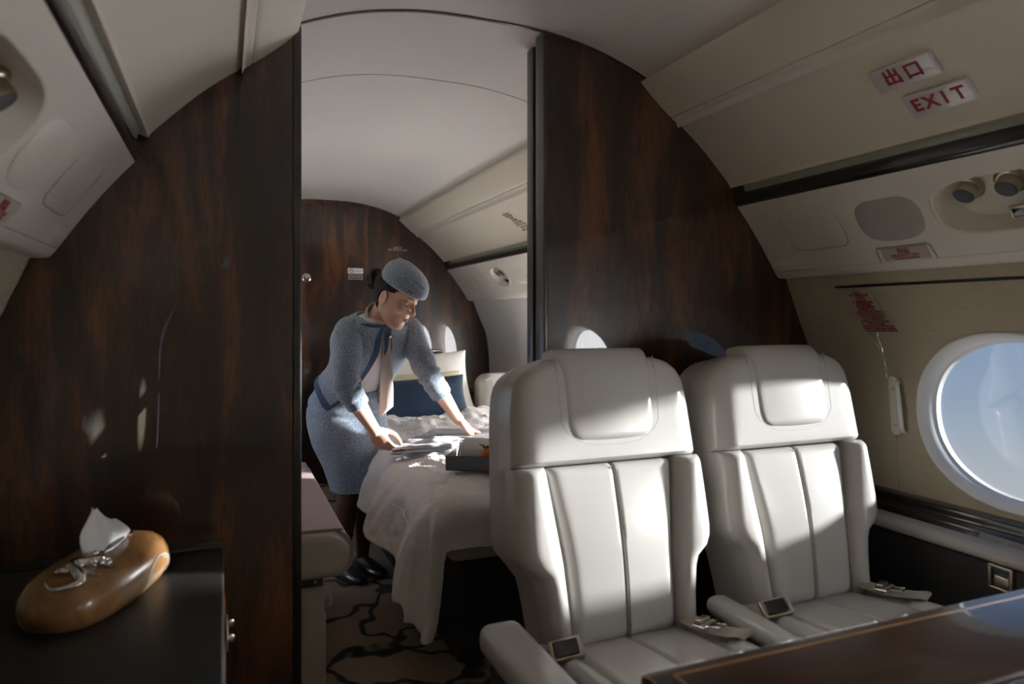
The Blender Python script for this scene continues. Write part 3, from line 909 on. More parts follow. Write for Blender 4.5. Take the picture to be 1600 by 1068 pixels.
HALF = [(0, 0.200), (0.10, 0.212), (0.150, 0.222), (0.172, 0.232), (0.186, 0.256), (0.205, 0.274), (0.24, 0.279), (0.34, 0.276), (0.45, 0.270), (0.54, 0.264), (0.60, 0.255), (0.625, 0.240), (0.648, 0.212), (0.662, 0.17)]
def seat(x0, label, arm_out, arm_in, name='cabin_seat'):
    y0, z0 = 1.430, -0.750
    r = R(10.8)
    root = thing(name, label, 'seat', (x0, y0 - 0.2, FLOOR), 'pearl leather cabin seats')
    T = V((0, math.sin(r), math.cos(r))); N = V((0, -math.cos(r), math.sin(r))); O = V((x0, y0, z0))
    fr = lambda s, t, n: O + V((s, 0, 0)) + T * t + N * n
    half = lambda t: 0.925 * interp(HALF, t)
    inner = lambda t: interp([(0, 0.137), (0.2, 0.148), (0.41, 0.176), (0.7, 0.19)], t)
    # outer body of the backrest
    bl = lambda s, t: -0.02 - 0.6 * max(0, abs(s) - 0.2) ** 1.5
    obj('back_shell', cushion_panel(fr, lambda t: -half(t) + 0.004, lambda t: half(t) - 0.004, -0.04, 0.660, 0.02, .03, .03, .03, .04, 0.115, bl), 'leather_side', root)
    wrap = lambda s, t: 0.018 - 2.2 * max(0, abs(s) - 0.215) ** 2 + 0.012 * prof((abs(s) - 0.12) / 0.1)
    for sg in (-1, 1):
        lf = (lambda t: -half(t)) if sg < 0 else (lambda t: inner(t) + 0.001)
        rf = (lambda t: -inner(t) - 0.001) if sg < 0 else (lambda t: half(t))
        obj('side_bolster', cushion_panel(fr, lf, rf, 0.0, 0.409, 0.040, 0.045, 0.045, 0.03, 0.020, 0.055, wrap), 'leather', root)
    for sg in (-1, 1):
        lf = (lambda t: -inner(t)) if sg < 0 else (lambda t: 0.0006)
        rf = (lambda t: -0.0006) if sg < 0 else (lambda t: inner(t))
        a, b = (0.03, 0.006) if sg < 0 else (0.006, 0.03)
        obj('back_panel', cushion_panel(fr, lf, rf, 0.004, 0.408, 0.034, a, b, 0.03, 0.018, 0.03, lambda s, t: 0.006 + 0.016 * math.sin(math.pi * min(1, t / 0.41)) * (1 - (s / 0.2) ** 2)), 'leather', root)
    for d in (-0.007, 0.007):
        pts = [fr(d, t, 0.006 + 0.016 * math.sin(math.pi * min(1, t / 0.41)) + 0.0325) for t in [0.02 + 0.38 * i / 20 for i in range(21)]]
        obj('back_seam', tube(pts, [0.0011] * 21, n=5), 'seam', root)
    # yoke above the panels
    yk = lambda s, t: 0.013 - 1.8 * max(0, abs(s) - 0.19) ** 2 - 0.06 * max(0, t - 0.60)
    obj('shoulder_yoke', cushion_panel(fr, lambda t: -half(t), lambda t: half(t), 0.4095, 0.662, 0.042, 0.06, 0.06, 0.014, 0.038, 0.075, yk, nu=34, nv=30), 'leather', root)
    # headrest
    def hh(t):
        q = (t - 0.456) / 0.055
        return 0.127 + 0.004 * (t - 0.456) / 0.2 - 0.048 * (1 - prof(q)) - 0.02 * (1 - prof((0.689 - t) / 0.02))
    hb = lambda s, t: 0.036 - 0.5 * s * s - 0.5 * max(0, t - 0.63) ** 1.2
    hr = obj('headrest', cushion_panel(fr, lambda t: -hh(t), hh, 0.456, 0.686, 0.028, 0.022, 0.022, 0.022, 0.05, 0.05, hb, nu=26, nv=30), 'leather', root)
    hpts = []
    for i in range(33):
        q = i / 32
        if q < 0.33: t = 0.66 - (0.66 - 0.495) * q / 0.33; s = -hh(t) - 0.005
        elif q < 0.67:
            a = (q - 0.33) / 0.34; s = (-1 + 2 * a) * (hh(0.495) + 0.004); t = 0.495 - 0.045 * (1 - abs(2 * a - 1) ** 3.5)
        else: t = 0.495 + (0.66 - 0.495) * (q - 0.67) / 0.33; s = hh(t) + 0.005
        hpts.append(fr(s, t, yk(s, t) + 0.041))
    obj('headrest_seam', tube(hpts, [0.0016] * 33, n=5), 'seam', hr)
    # seat cushion
    cy, cz = 1.405, -0.765
    fc = lambda s, t, n: V((x0 + s, cy - t, cz + 0.075 * t + n))
    cb = lambda s, t: 0.012 * math.sin(math.pi * min(1, t / 0.5)) - 0.8 * max(0, t - 0.44) ** 2 * 4
    for sg in (-1, 1):
        lf = (lambda t: -0.152) if sg < 0 else (lambda t: 0.0006)
        rf = (lambda t: -0.0006) if sg < 0 else (lambda t: 0.152)
        a, b = (0.02, 0.006) if sg < 0 else (0.006, 0.02)
        obj('seat_panel', cushion_panel(fc, lf, rf, -0.03, 0.52, 0.035, a, b, 0.03, 0.05, 0.10, cb), 'leather', root)
        lf2 = (lambda t: -0.214) if sg < 0 else (lambda t: 0.153)
        rf2 = (lambda t: -0.153) if sg < 0 else (lambda t: 0.214)
        obj('seat_bolster', cushion_panel(fc, lf2, rf2, -0.03, 0.52, 0.042, 0.03, 0.03, 0.03, 0.05, 0.10, cb), 'leather', root)
        obj('seat_seam', tube([fc(sg * 0.008, t, 0.0345 + cb(0, t)) for t in [0.02 + 0.02 * i for i in range(24)]], [0.0011] * 24, n=5), 'seam', root)
    obj('seat_base', join(box(x0 - 0.235, x0 + 0.235, 0.93, 1.50, -0.99, -0.85, 0.02), box(x0 - 0.20, x0 + 0.20, 1.0, 1.45, FLOOR, -0.985, 0.01)), 'charcoal', root)
    def arm(xa, xb, ztop, yb, deep):
        g = box(xa, xb, 0.86, yb, ztop - deep, ztop, 0.024, 4)
        a = obj('armrest', g, 'leather', root)
        obj('armrest_seam', tube([(xa + 0.014, 0.90 + 0.01 * i, ztop - 0.004) for i in range(int((yb - 0.94) / 0.01))], [0.0010] * int((yb - 0.94) / 0.01), n=5), 'seam', a)
        obj('arm_panel', box(xa + 0.010, xb - 0.010, 0.90, yb - 0.05, -1.0, ztop - deep + 0.012, 0.006), 'charcoal', root)
    if arm_out: arm(*arm_out)
    if arm_in: arm(*arm_in)
    return root

seat(0.86, 'pearl leather cabin seat standing beside the doorway with sunlit backrest', (0.497, 0.592, -0.645, 1.415, 0.065), (1.108, 1.172, -0.688, 1.45, 0.05))
seat(1.425, 'pearl leather cabin seat standing against the window wall', None, None)

def belt(x0, lab_b, lab_s):
    # buckle side
    c = V((x0 - 0.190, 1.335, -0.700))
    t = thing('belt_buckle', lab_b, 'buckle', c, 'belt buckles on the seat cushions')
    ax, ay = V((0.93, -0.30, 0.2)).normalized(), V((0.28, 0.70, 0.62)).normalized()
    az = ax.cross(ay).normalized(); ay = az.cross(ax)
    if az.y > 0: az = -az
    obj('buckle_body', obox(c, ax, ay, az, 0.036, 0.023, 0.009, 0.004), 'nickel', t)
    obj('buckle_lens', obox(c + az * 0.006, ax, ay, az, 0.027, 0.018, 0.007, 0.004), 'glassblack', t)
    obj('buckle_edge', tube([c + ax * 0.033 + ay * q + az * 0.006 for q in (-0.022, -0.01, 0.01, 0.022)], [0.004] * 4, n=8), 'chrome', t)
    obj('webbing', grid(10, 2, lambda i, j: c - ax * (0.03 + 0.006 * i) + ay * (0.02 - 0.04 * j) + V((0, 0.012 * i, -0.004 * i))), 'belt', t)
    # strap side
    s0 = V((x0 + 0.150, 1.375, -0.712))
    t2 = thing('seat_belt', lab_s, 'seat belt', s0 - V((0, 0, .03)), 'seat belt straps on the cushions')
    path = catmull([(0, 0.02, 0.010), (0.005, -0.04, 0.010), (0.015, -0.10, 0.014), (0.045, -0.17, 0.024), (0.075, -0.205, 0.030), (0.088, -0.210, 0.018), (0.070, -0.19, 0.006), (0.04, -0.15, 0.002)], 6)
    wv = V((0.024, 0.010, 0.002))
    g = grid(2, len(path), lambda i, j: s0 + V(path[j]) * 0.66 + wv * (i * 2 - 1))
    g2 = grid(2, len(path), lambda i, j: s0 + V(path[j]) * 0.66 + wv * (i * 2 - 1) + V((0, 0, 0.002)))
    obj('webbing', join(g, g2), 'belt', t2)
    c2 = s0 + V((0.008, -0.060, 0.018))
    fx, fy = V((0.9, 0.35, 0)).normalized(), V((0.3, -0.93, 0.15)).normalized()
    fz = fx.cross(fy).normalized()
    if fz.z < 0: fz = -fz
    tong = [c2 + fx * a + fy * b for a, b in ((-0.026, -0.022), (0.026, -0.022), (0.026, 0.008), (0.014, 0.018), (0.014, 0.042), (-0.014, 0.042), (-0.014, 0.018), (-0.026, 0.008))]
    obj('belt_tongue', tube(tong, [0.0035] * 8, n=8, closed=True), 'chrome', t2)
    obj('tongue_bar', join(obox(c2 + fy * 0.026, fx, fy, fz, 0.014, 0.006, 0.002, 0.001), tube([c2 - fx * 0.026 + fy * 0.0, c2 + fx * 0.026], [0.005, 0.005], n=8), obox(c2 - fy * 0.012 + fz * 0.008, fx, fy, fz, 0.020, 0.010, 0.005, 0.003)), 'nickel', t2)
belt(0.86, 'black and chrome belt buckle on the cushion of the doorway seat', 'beige belt strap with metal tongue on the sunlit doorway seat')
belt(1.425, 'black and chrome belt buckle on the cushion of the window seat', 'beige belt strap with metal tongue on the window seat')
seat_strap = [o for o in bpy.data.objects if o.name.startswith('seat_belt')]

# ------------------------------------------------------------------ folding table in front of the seats
tb = thing('folding_table', 'glossy dark wood folding table with gold inlay line', 'table', (1.15, 0.45, FLOOR))
def leaf(x0, x1, y0, y1, round_far):
    z1, z0 = -0.45, -0.482
    obj('table_leaf', box(x0, x1, y0, y1, z0, z1, 0.010, 4), 'wood_table', tb)
    inl = []
    o = tb.children[-1]
    if round_far:
        obj('inlay', join(box(x0 + 0.040, x1 - 0.04, y1 - 0.028, y1 - 0.024, z1 - 0.001, z1 + 0.0004), box(x0 + 0.036, x0 + 0.040, y0 + 0.004, y1 - 0.024, z1 - 0.001, z1 + 0.0004)), 'inlay', o, smooth=False)
    else:
        obj('inlay', join(box(x0 + 0.040, x1 - 0.04, y0 + 0.024, y0 + 0.028, z1 - 0.001, z1 + 0.0004), box(x0 + 0.036, x0 + 0.040, y0 + 0.024, y1 - 0.004, z1 - 0.001, z1 + 0.0004)), 'inlay', o, smooth=False)
leaf(0.489, 1.74, 0.585, 0.772, True)
leaf(0.489, 1.74, 0.30, 0.581, False)
obj('table_leg', join(box(1.45, 1.72, 0.46, 0.68, FLOOR, -0.90, 0.01), box(1.50, 1.70, 0.50, 0.64, -0.91, -0.48, 0.01)), 'wood_dark', tb)

# ------------------------------------------------------------------ desk with the tissue box
dk = thing('desk_cabinet', 'black leather topped desk cabinet against the mahogany bulkhead', 'desk', (-0.25, 1.2, FLOOR))
ZD = -0.54
obj('desk_top', box(-0.53, 0.0, 0.55, 1.80, ZD - 0.035, ZD, 0.006), 'desk', dk)
obj('back_lip', box(-0.53, 0.0, 1.803, 1.847, ZD - 0.035, ZD + 0.004, 0.004), 'black', dk)
obj('cabinet_body', box(-0.53, -0.006, 0.57, 1.845, FLOOR, ZD - 0.034, 0.004), 'wood', dk)
obj('door_panel', box(-0.012, 0.003, 0.85, 1.62, FLOOR + 0.06, ZD - 0.045, 0.004), 'wood', dk)
dr = obj('drawer_latch', join(obox((0.0045, 1.43, ZD - 0.05), (1, 0, 0), (0, 1, 0), (0, 0, 1), 0.003, 0.055, 0.014, 0.003)), 'nickel', dk)
for dy in (-0.035, 0.035):
    obj('latch_knob', lathe((0.007, 1.43 + dy, ZD - 0.048), (1, 0, 0.15), [(0.006, 0), (0.004, 0.003), (0.0075, 0.006), (0.0075, 0.009), (0.004, 0.0115), (0.0001, 0.012)], 16), 'chrome', dr)

bx_c = V((-0.222, 1.575, ZD))
bu = V((0.33, 0.944, 0)).normalized()
bw = V((bu.y, -bu.x, 0))
tbx = thing('tissue_box', 'oblong honey wood tissue box with silver dragon on the black desk', 'tissue box', bx_c)
L2, W2, BH = 0.185, 0.088, 0.088
def stad(a, ins):
    """rounded outline of the box at angle a, shrunk by ins"""
    c, s = math.cos(a), math.sin(a)
    e = 2.9
    l, w = L2 - ins, W2 - ins
    q = 1.0 / ((abs(c) / l) ** e + (abs(s) / w) ** e) ** (1 / e)
    return bu * (c * q) + bw * (s * q)
bprof = [(0.020, 0.000), (0.010, 0.004), (0.003, 0.016), (0.000, 0.034), (0.003, 0.052), (0.012, 0.068), (0.026, 0.080), (0.044, 0.086), (0.062, 0.088), (0.078, 0.088)]
g = grid(64, len(bprof), lambda i, j: bx_c + stad(2 * math.pi * i / 64, bprof[j][0]) + V((0, 0, bprof[j][1])), close_u=True)
g[1].append(tuple(range(64)))
g[1].append(tuple((len(bprof) - 1) * 64 + i for i in range(64)))
obj('box_shell', g, 'wood_box', tbx)
# arched window in the side of the box
arch = []
for i in range(20):
    a = math.pi * i / 19
    arch.append((0.062 + 0.062 * math.cos(a), 0.006 + 0.050 * math.sin(a) ** 0.7))
def side_pt(l, h, o):
    # outward point of the shell on the +bw side
    ins = interp([(b, a) for a, b in bprof[:8]], h)
    e = 2.9
    w = (W2 - ins) * (1 - min(0.999, abs(l) / (L2 - ins)) ** e) ** (1 / e)
    return bx_c + bu * l + bw * (w + o) + V((0, 0, h))
pts = [side_pt(l, h, 0.0012) for l, h in arch]
ctr = side_pt(0.062, 0.02, 0.0015)
obj('side_panel', (pts + [ctr], [(i, i + 1, 20) for i in range(19)] + [(19, 0, 20)]), mat('pale_horn', (0.30, 0.24, 0.15), 0.35), tbx)
obj('arch_line', tube(pts, [0.0016] * 20, n=5), 'seam', tbx)
# silver slot plate
sl_c = bx_c + V((0, 0, 0.089)) + bu * 0.022
slot = [sl_c + bu * (0.068 * math.cos(2 * math.pi * i / 36)) + bw * (0.016 * math.sin(2 * math.pi * i / 36)) for i in range(36)]
obj('slot_rim', tube(slot, [0.0026] * 36, n=6, closed=True), 'chrome', tbx)
obj('slot_plate', (slot, [tuple(range(36))]), 'gasper', tbx)
for sg in (-1, 1):
    e0 = sl_c + bu * 0.070 * sg
    obj('slot_scroll', tube([e0, e0 + bu * 0.012 * sg + bw * 0.008, e0 + bu * 0.022 * sg + V((0, 0, 0.006)), e0 + bu * 0.018 * sg - bw * 0.010, e0 + bu * 0.006 * sg - bw * 0.012], [0.003, 0.003, 0.0035, 0.003, 0.002], n=8, smooth_n=4), 'chrome', tbx)
# silver dragon ornament: sinuous body with head, legs and tail
def box_top(l, w):
    lo, hi = 0.0, 0.078
    for _ in range(24):
        mid = (lo + hi) / 2
        if (abs(l) / (L2 - mid)) ** 2.9 + (abs(w) / (W2 - mid)) ** 2.9 < 1: lo = mid
        else: hi = mid
    return interp([(i_, h_) for i_, h_ in sorted((q[0], q[1]) for q in bprof[3:])], lo)
def dp(l, w, h):
    l, w = l * 1.0 - 0.092, w * 1.25 + 0.020
    return bx_c + bu * l + bw * w + V((0, 0, box_top(l, w) + h * 0.9 - 0.002))
body = [dp(0.030, 0.004, 0.010), dp(0.018, 0.012, 0.012), dp(0.004, 0.004, 0.010), dp(-0.010, -0.010, 0.011), dp(-0.026, -0.006, 0.010), dp(-0.042, 0.008, 0.009), dp(-0.056, 0.016, 0.006), dp(-0.068, 0.006, 0.004), dp(-0.074, -0.012, 0.004), dp(-0.066, -0.026, 0.006)]
obj('dragon_body', tube(body, [0.007, 0.011, 0.0125, 0.012, 0.0115, 0.010, 0.008, 0.006, 0.0045, 0.002], n=10, smooth_n=5), 'chrome', tbx)
obj('dragon_head', join(ellipsoid(dp(0.036, 0.006, 0.013), (bu * 0.013, bw * 0.009, V((0, 0, 0.008)))), tube([dp(0.034, 0.012, 0.018), dp(0.024, 0.018, 0.024)], [0.003, 0.001], 6), tube([dp(0.034, 0.0, 0.018), dp(0.022, -0.004, 0.024)], [0.003, 0.001], 6)), 'chrome', tbx)
for l, w, w2 in ((0.010, 0.014, 0.030), (-0.004, -0.010, -0.026), (-0.030, 0.004, 0.024), (-0.036, -0.008, -0.028)):
    obj('dragon_leg', tube([dp(l, w, 0.010), dp(l - 0.006, (w + w2) / 2, 0.012), dp(l + 0.004, w2, 0.004), dp(l + 0.010, w2 * 1.1, 0.003)], [0.006, 0.005, 0.004, 0.003], n=8, smooth_n=4), 'chrome', tbx)
for k_, (l, w, h) in enumerate(((0.024, 0.020, 0.012), (0.016, 0.026, 0.010), (0.030, -0.008, 0.012), (0.004, 0.022, 0.014), (0.014, -0.006, 0.018), (-0.008, 0.012, 0.018), (0.022, 0.004, 0.022))):
    obj('dragon_scale', ellipsoid(dp(l, w, h), (bu * 0.0075, bw * 0.006, V((0, 0, 0.006))), 10, 7), 'chrome', tbx)
# tissue
ts = thing('tissue', 'white folded tissue standing up from the wooden box', 'tissue', sl_c)
tu_ = (bu * 0.80 + bw * 0.45).normalized()
def tis(i, j, nu=13, nv=10):
    u, v = i / (nu - 1), j / (nv - 1)
    wdt = 0.072 * (1 - 0.66 * v ** 1.2)
    zz = (0.085 - 0.022 * max(0, u - 0.45) / 0.55 - 0.012 * (math.sin(9 * u) * 0.5 + 0.5) * (u > 0.5)) * v
    off = 0.016 * math.sin(u * 6 + 1.2 * v) * (0.4 + 0.8 * v) * (1 - 0.5 * v)
    ax_ = bu.lerp(tu_, min(1, v * 2)).normalized()
    return sl_c + ax_ * ((u - 0.5) * 2 * wdt - 0.012 * v) + bw * off + V((0, 0, zz - 0.003))
def tis2(i, j):
    p = tis(i, j)
    u, v = i / 12, j / 9
    return p + bw * (-0.026 * math.sin(math.pi * u) * (0.6 + 0.6 * v) * (1 - v * 0.75) - 0.002) + V((0, 0, 0.001))
obj('sheet', grid(13, 10, tis), 'paper', ts)
obj('sheet', grid(13, 10, tis2), 'paper', ts)

# ------------------------------------------------------------------ bedroom: rear wall fittings
rd = struct('door_1', box(0.22, 0.962, D2 - 0.012, D2 - 0.001, FLOOR, 0.80, 0.003), 'wood', smooth=False)
struct('trim_7', box(0.963, 0.972, D2 - 0.008, D2 - 0.001, FLOOR, 0.815), 'black', smooth=False)
obj('door_latch', join(lathe((0.53, D2 - 0.012, 0.285), (0, -1, 0), [(0.030, 0), (0.030, 0.006), (0.022, 0.010), (0.016, 0.028), (0.022, 0.036), (0.018, 0.044), (0.0001, 0.046)], 20)), 'chrome', rd)
ns = thing('no_smoking_placard', 'white placard with red no smoking ring on the rear bulkhead', 'placard', (0.868, D2 - 0.014, 0.32))
obj('placard_plate', obox((0.868, D2 - 0.014, 0.342), (1, 0, 0), (0, 0, 1), (0, 1, 0), 0.054, 0.020, 0.002, 0.0015), 'white', ns)
obj('red_ring', join(tube([(0.837 + 0.013 * math.cos(2 * math.pi * i / 24), D2 - 0.0165, 0.342 + 0.013 * math.sin(2 * math.pi * i / 24)) for i in range(24)], [0.002] * 24, 6, closed=True), tube([(0.828, D2 - 0.0165, 0.351), (0.846, D2 - 0.0165, 0.333)], [0.002] * 2, 6)), 'red', ns)
text_obj('lettering', 'NO SMOKING', (0.885, D2 - 0.0165, 0.340), (1, 0, 0), (0, 0, 1), 0.009, 'ink', ns)
ns2 = thing('door_placard', 'black lettered placard below the no smoking placard', 'placard', (0.868, D2 - 0.014, 0.28))
obj('placard_plate', obox((0.868, D2 - 0.014, 0.297), (1, 0, 0), (0, 0, 1), (0, 1, 0), 0.050, 0.016, 0.002, 0.0015), 'placard', ns2)
obj('placard_field', obox((0.868, D2 - 0.016, 0.297), (1, 0, 0), (0, 0, 1), (0, 1, 0), 0.044, 0.0115, 0.0012, 0.0008), 'blackmat', ns2)
text_obj('lettering', 'LAVATORY', (0.868, D2 - 0.0178, 0.297), (1, 0, 0), (0, 0, 1), 0.015, 'whiteink', ns2)
ns3 = thing('wall_lettering', 'two tiny white printed lines on the rear bulkhead', 'lettering', (1.17, D2 - 0.002, 0.49))
text_obj('lettering', '客舱压力', (1.176, D2 - 0.001, 0.518), (1, 0, 0), (0, 0, 1), 0.016, 'whiteink', ns3)
text_obj('lettering', 'KEEP DOOR CLOSED', (1.176, D2 - 0.001, 0.503), (1, 0, 0), (0, 0, 1), 0.015, 'whiteink', ns3)

# console behind the bed
cs = thing('bedhead_console', 'dark wood console behind the pillows at the rear bulkhead', 'console', (1.3, 4.6, FLOOR))
obj('console_body', box(0.78, 1.87, 4.22, D2 - 0.005, FLOOR, -0.46, 0.008), 'wood_dark', cs)
obj('console_top', box(0.77, 1.87, 4.20, D2 - 0.003, -0.459, -0.43, 0.006), 'wood', cs)
bxk = thing('dark_block', 'dark brown case standing behind the white pillow', 'case', (1.27, 4.66, -0.43))  # plain dark block with a veneer top on the console
obj('block_body', box(1.14, 1.372, 4.60, 4.74, -0.4295, -0.225, 0.004), 'wood_dark', bxk)
obj('block_top', box(1.138, 1.375, 4.598, 4.742, -0.2245, -0.207, 0.003), 'wood', bxk)

# ------------------------------------------------------------------ bed
BX, BY, BZ = 0.662, 2.17, -0.585       # near corner of the mattress top
bed = thing('bed', 'low bed with dark base beside the window wall', 'bed', (1.25, 3.1, FLOOR))
obj('bed_base', box(BX + 0.06, 1.86, BY + 0.07, 4.18, FLOOR, -0.80, 0.01), 'charcoal', bed)
obj('mattress', box(BX + 0.012, 1.875, BY + 0.012, 4.18, -0.799, BZ - 0.012, 0.04, 4), 'mattress', bed)

def fbm(p, o=4):
    return noise.fractal(V(p), 1.0, 2.0, o)
RD = 0.07
XR = 1.868
def duvet_pt(a, b):
    """a = distance past the side edge of the bed, b = distance past the foot edge (negative on top)"""
    x, y = BX - min(a, 0), BY - min(b, 0)
    aa, bb = max(a, 0.0), max(b, 0.0)
    r = math.hypot(aa, bb)
    ha = -a if a < 0 else 0
    puff = 0.030 * min(1, max(0, min(-a, -b) / 0.25)) if (a < 0 and b < 0) else 0.0
    top = BZ + 0.015 + puff
    wr = 0.016 * fbm((x * 3.2, y * 2.2, 1.3)) + 0.015 * abs(fbm((x * 7 + y * 3, y * 6 - x * 4, 5.0), 3))
    # crumpled cloth near the pillows
    far = max(0, min(1, (y - 3.25) / 0.35))
    wr += far * 0.055 * (abs(fbm((x * 5, y * 6.5, 9.0), 3)) + 0.25 * fbm((x * 3, y * 3, 2.0)))
    if r < 1e-6:
        return V((x, y, top + wr))
    th = math.atan2(bb, aa)
    dirx, diry = -math.cos(th), -math.sin(th)
    q = RD * math.pi / 2
    if r < q:
        ph = r / RD
        out, dn = RD * math.sin(ph), RD * (1 - math.cos(ph))
    else:
        out, dn = RD, RD + (r - q)
    hang = max(0, r - q * 0.5)
    corner = math.sin(2 * th) ** 2
    # folds run down the hanging cloth
    along = y if th < 0.3 else (x if th > 1.2 else th * 0.6)
    fold = 0.022 * math.sin(along * 15 + 2.0 * fbm((x * 2, y * 2, 3))) + 0.020 * fbm((x * 4, y * 4, dn * 3))
    out += hang * (0.20 + 0.18 * (1 - math.sin(th))) * (0.25 + 0.55 * max(0.0, 1 - th / 0.8) ** 1.5) + fold * min(1, hang / 0.12)
    out += corner * hang * 0.10
    if th < 0.9: out += 0.007 * math.sin(y * 42 - dn * 34 + 4 * fbm((x * 3, y * 3, 7))) * min(1, hang / 0.08) * math.exp(-(dn / 0.16) ** 2)
    out *= 1 - 0.75 * math.exp(-((y - 3.30) / 0.20) ** 4) * (1 if th < 0.3 else 0)
    dn += 0.10 * corner * hang
    return V((x + dirx * out, y + diry * out, top + wr * max(0, 1 - r / 0.15) - dn))
AS = [-(XR - BX) + (XR - BX) * i / 90 for i in range(90)] + [0.0] + [0.34 * (i + 1) / 40 for i in range(40)]
BS = [-(4.02 - BY) + (4.02 - BY) * i / 130 for i in range(130)] + [0.0] + [0.30 * (i + 1) / 36 for i in range(36)]
def dpt(i, j):
    a, b = AS[i], BS[j]
    # side drop shortens towards the head of the bed, foot drop shortens across the bed
    ss_ = lambda q: (lambda c: c * c * (3 - 2 * c))(max(0.0, min(1.0, q)))
    side_drop = lambda q: 0.255 + 0.035 * ss_((q + 0.9) / 0.5) + 0.06 * ss_((q + 0.25) / 0.25)
    if a > 0 and b > 0:
        th_ = math.atan2(b / 0.30, a / 0.34)
        f_ = max(a / 0.34, b / 0.30)              # 0 at the corner, 1 at the edge of the cloth
        rmax = side_drop(0) + (0.415 - side_drop(0)) * ss_((th_ - 0.12) / 0.3)
        rmax += (0.195 - rmax) * ss_((th_ - 0.92) / 0.30)
        a, b = f_ * rmax * math.cos(th_), f_ * rmax * math.sin(th_)
    elif a > 0:
        a = a / 0.34 * side_drop(b)
    elif b > 0:
        b = b / 0.30 * 0.195
    p = duvet_pt(a, b)
    p.z = max(p.z, FLOOR + 0.015)
    return p
dv = obj('duvet', grid(len(AS), len(BS), dpt), 'duvet', auto=80)
tag(dv, 'white cotton duvet draped over the bed and its foot', 'duvet')
sm = dv.modifiers.new('thick', 'SOLIDIFY')
sm.thickness = 0.010
sm.offset = -1
# flange seam around the duvet
seam_a = [duvet_pt(0.145 * (1.0 if b > -0.15 else max(0.72, 1.0 - 0.28 * (-b - 0.15) / 0.8)), b) + V((-0.004, -0.002, 0)) for b in BS[40:131]]
dvs = obj('duvet_seam', tube(seam_a, [0.0016] * len(seam_a), n=6), 'duvet', dv)

def pillow(name, c, right, up, hw, hh, th, m, label, cat='pillow', group=None, ear=0.06):
    c, right, up = V(c), V(right).normalized(), V(up).normalized()
    nr = right.cross(up).normalized()
    up = nr.cross(right)
    n = 30
    def f(sg):
        def fn(i, j):
            u, v = -1 + 2 * i / (n - 1), -1 + 2 * j / (n - 1)
            u, v = math.sin(u * math.pi / 2), math.sin(v * math.pi / 2)
            t = th * max(0, (1 - abs(u) ** 2.6)) ** 0.55 * max(0, (1 - abs(v) ** 2.6)) ** 0.55
            px = u * hw * (1 - ear * (1 - v * v)); py = v * hh * (1 - ear * 1.2 * (1 - u * u))
            wr = 0.006 * fbm((u * 2.5 + c.x * 9, v * 2.5, sg * 3 + c.z * 5)) * (t / th)
            return c + right * px + up * py + nr * (sg * (t + wr + 0.002))
        return fn
    o = obj(name, join(grid(n, n, f(1)), grid(n, n, f(-1))), m, auto=80)
    return tag(o, label, cat, group)
pillow('pillow', (1.06, 4.08, -0.385), (1, 0.02, 0.05), (0.04, 0.32, 0.95), 0.335, 0.185, 0.075, 'pillow', 'large ivory pillow standing behind the navy cushion', group=None, ear=0.07)
pillow('pillow', (1.015, 3.94, -0.44), (1, 0.0, 0.02), (0, 0.40, 0.92), 0.285, 0.140, 0.034, 'cream', 'thin cream pillow between the ivory pillow and navy cushion')
pillow('cushion', (0.985, 3.815, -0.450), (1, 0.02, 0.045), (0, 0.40, 0.92), 0.300, 0.128, 0.052, 'navy', 'navy blue oblong cushion leaning on the pillows', 'cushion')
sb = thing('side_bolster', 'pale leather bolster between pillow and window wall', 'bolster', (1.62, 4.0, -0.6))
obj('bolster_pad', box(1.425, 1.868, 3.93, 4.16, -0.66, -0.335, 0.075, 6), 'leather', sb)
obj('bolster_piping', tube([(1.44 + 0.41 * i / 10, 3.945, -0.348 - (0.02 if i in (0, 10) else 0)) for i in range(11)], [0.003] * 11, n=6), 'leather_side', sb)

# ------------------------------------------------------------------ things laid on the bed
def dz(x, y):
    return duvet_pt(BX - x, BY - y).z
def cloth_slab(name, poly_fn, nu, nv, th, m, label, cat, wr=0.006, seed=0.0, layers=1):
    """folded garment following the duvet; poly_fn(u, v) -> (x, y)"""
    lay = []
    root = None
    base = [[dz(*poly_fn(i / (nu - 1), j / (nv - 1))) for i in range(nu)] for j in range(nv)]
    mx = max(max(r) for r in base)
    root = thing(name, label, cat, (*poly_fn(.5, .5), mx))
    for k in range(layers):
        def top(i, j, k=k):
            u, v = i / (nu - 1), j / (nv - 1)
            sh = 0.012 * k
            x, y = poly_fn(u, v)
            e = prof(min(u, 1 - u) / 0.06) * prof(min(v, 1 - v) / 0.06)
            z0 = 0.35 * base[j][i] + 0.65 * mx
            return V((x + sh * 0.4, y + sh * 0.3, z0 + 0.002 + th * k + (th * (0.35 + 0.65 * e)) + wr * fbm((x * 9 + seed, y * 9, k * 3.0)) * e))
        def bot(i, j, k=k):
            p = top(i, j)
            u, v = i / (nu - 1), j / (nv - 1)
            e = prof(min(u, 1 - u) / 0.06) * prof(min(v, 1 - v) / 0.06)
            p.z -= th * (0.1 + 0.88 * e) - 0.0005
            return p
        obj('cloth_layer', join(grid(nu, nv, top), grid(nu, nv, bot)), m, root, auto=80)
    return root
def quad(p00, p10, p11, p01):
    return lambda u, v: tuple((p00[q] * (1 - u) + p10[q] * u) * (1 - v) + (p01[q] * (1 - u) + p11[q] * u) * v for q in (0, 1))
cloth_slab('pyjama_trousers', quad((0.615, 2.80), (0.840, 2.66), (0.955, 2.83), (0.715, 2.955)), 26, 22, 0.014, 'satin', 'folded grey satin pyjama trousers under the near hand', 'clothing', 0.012, 1.0, 2)
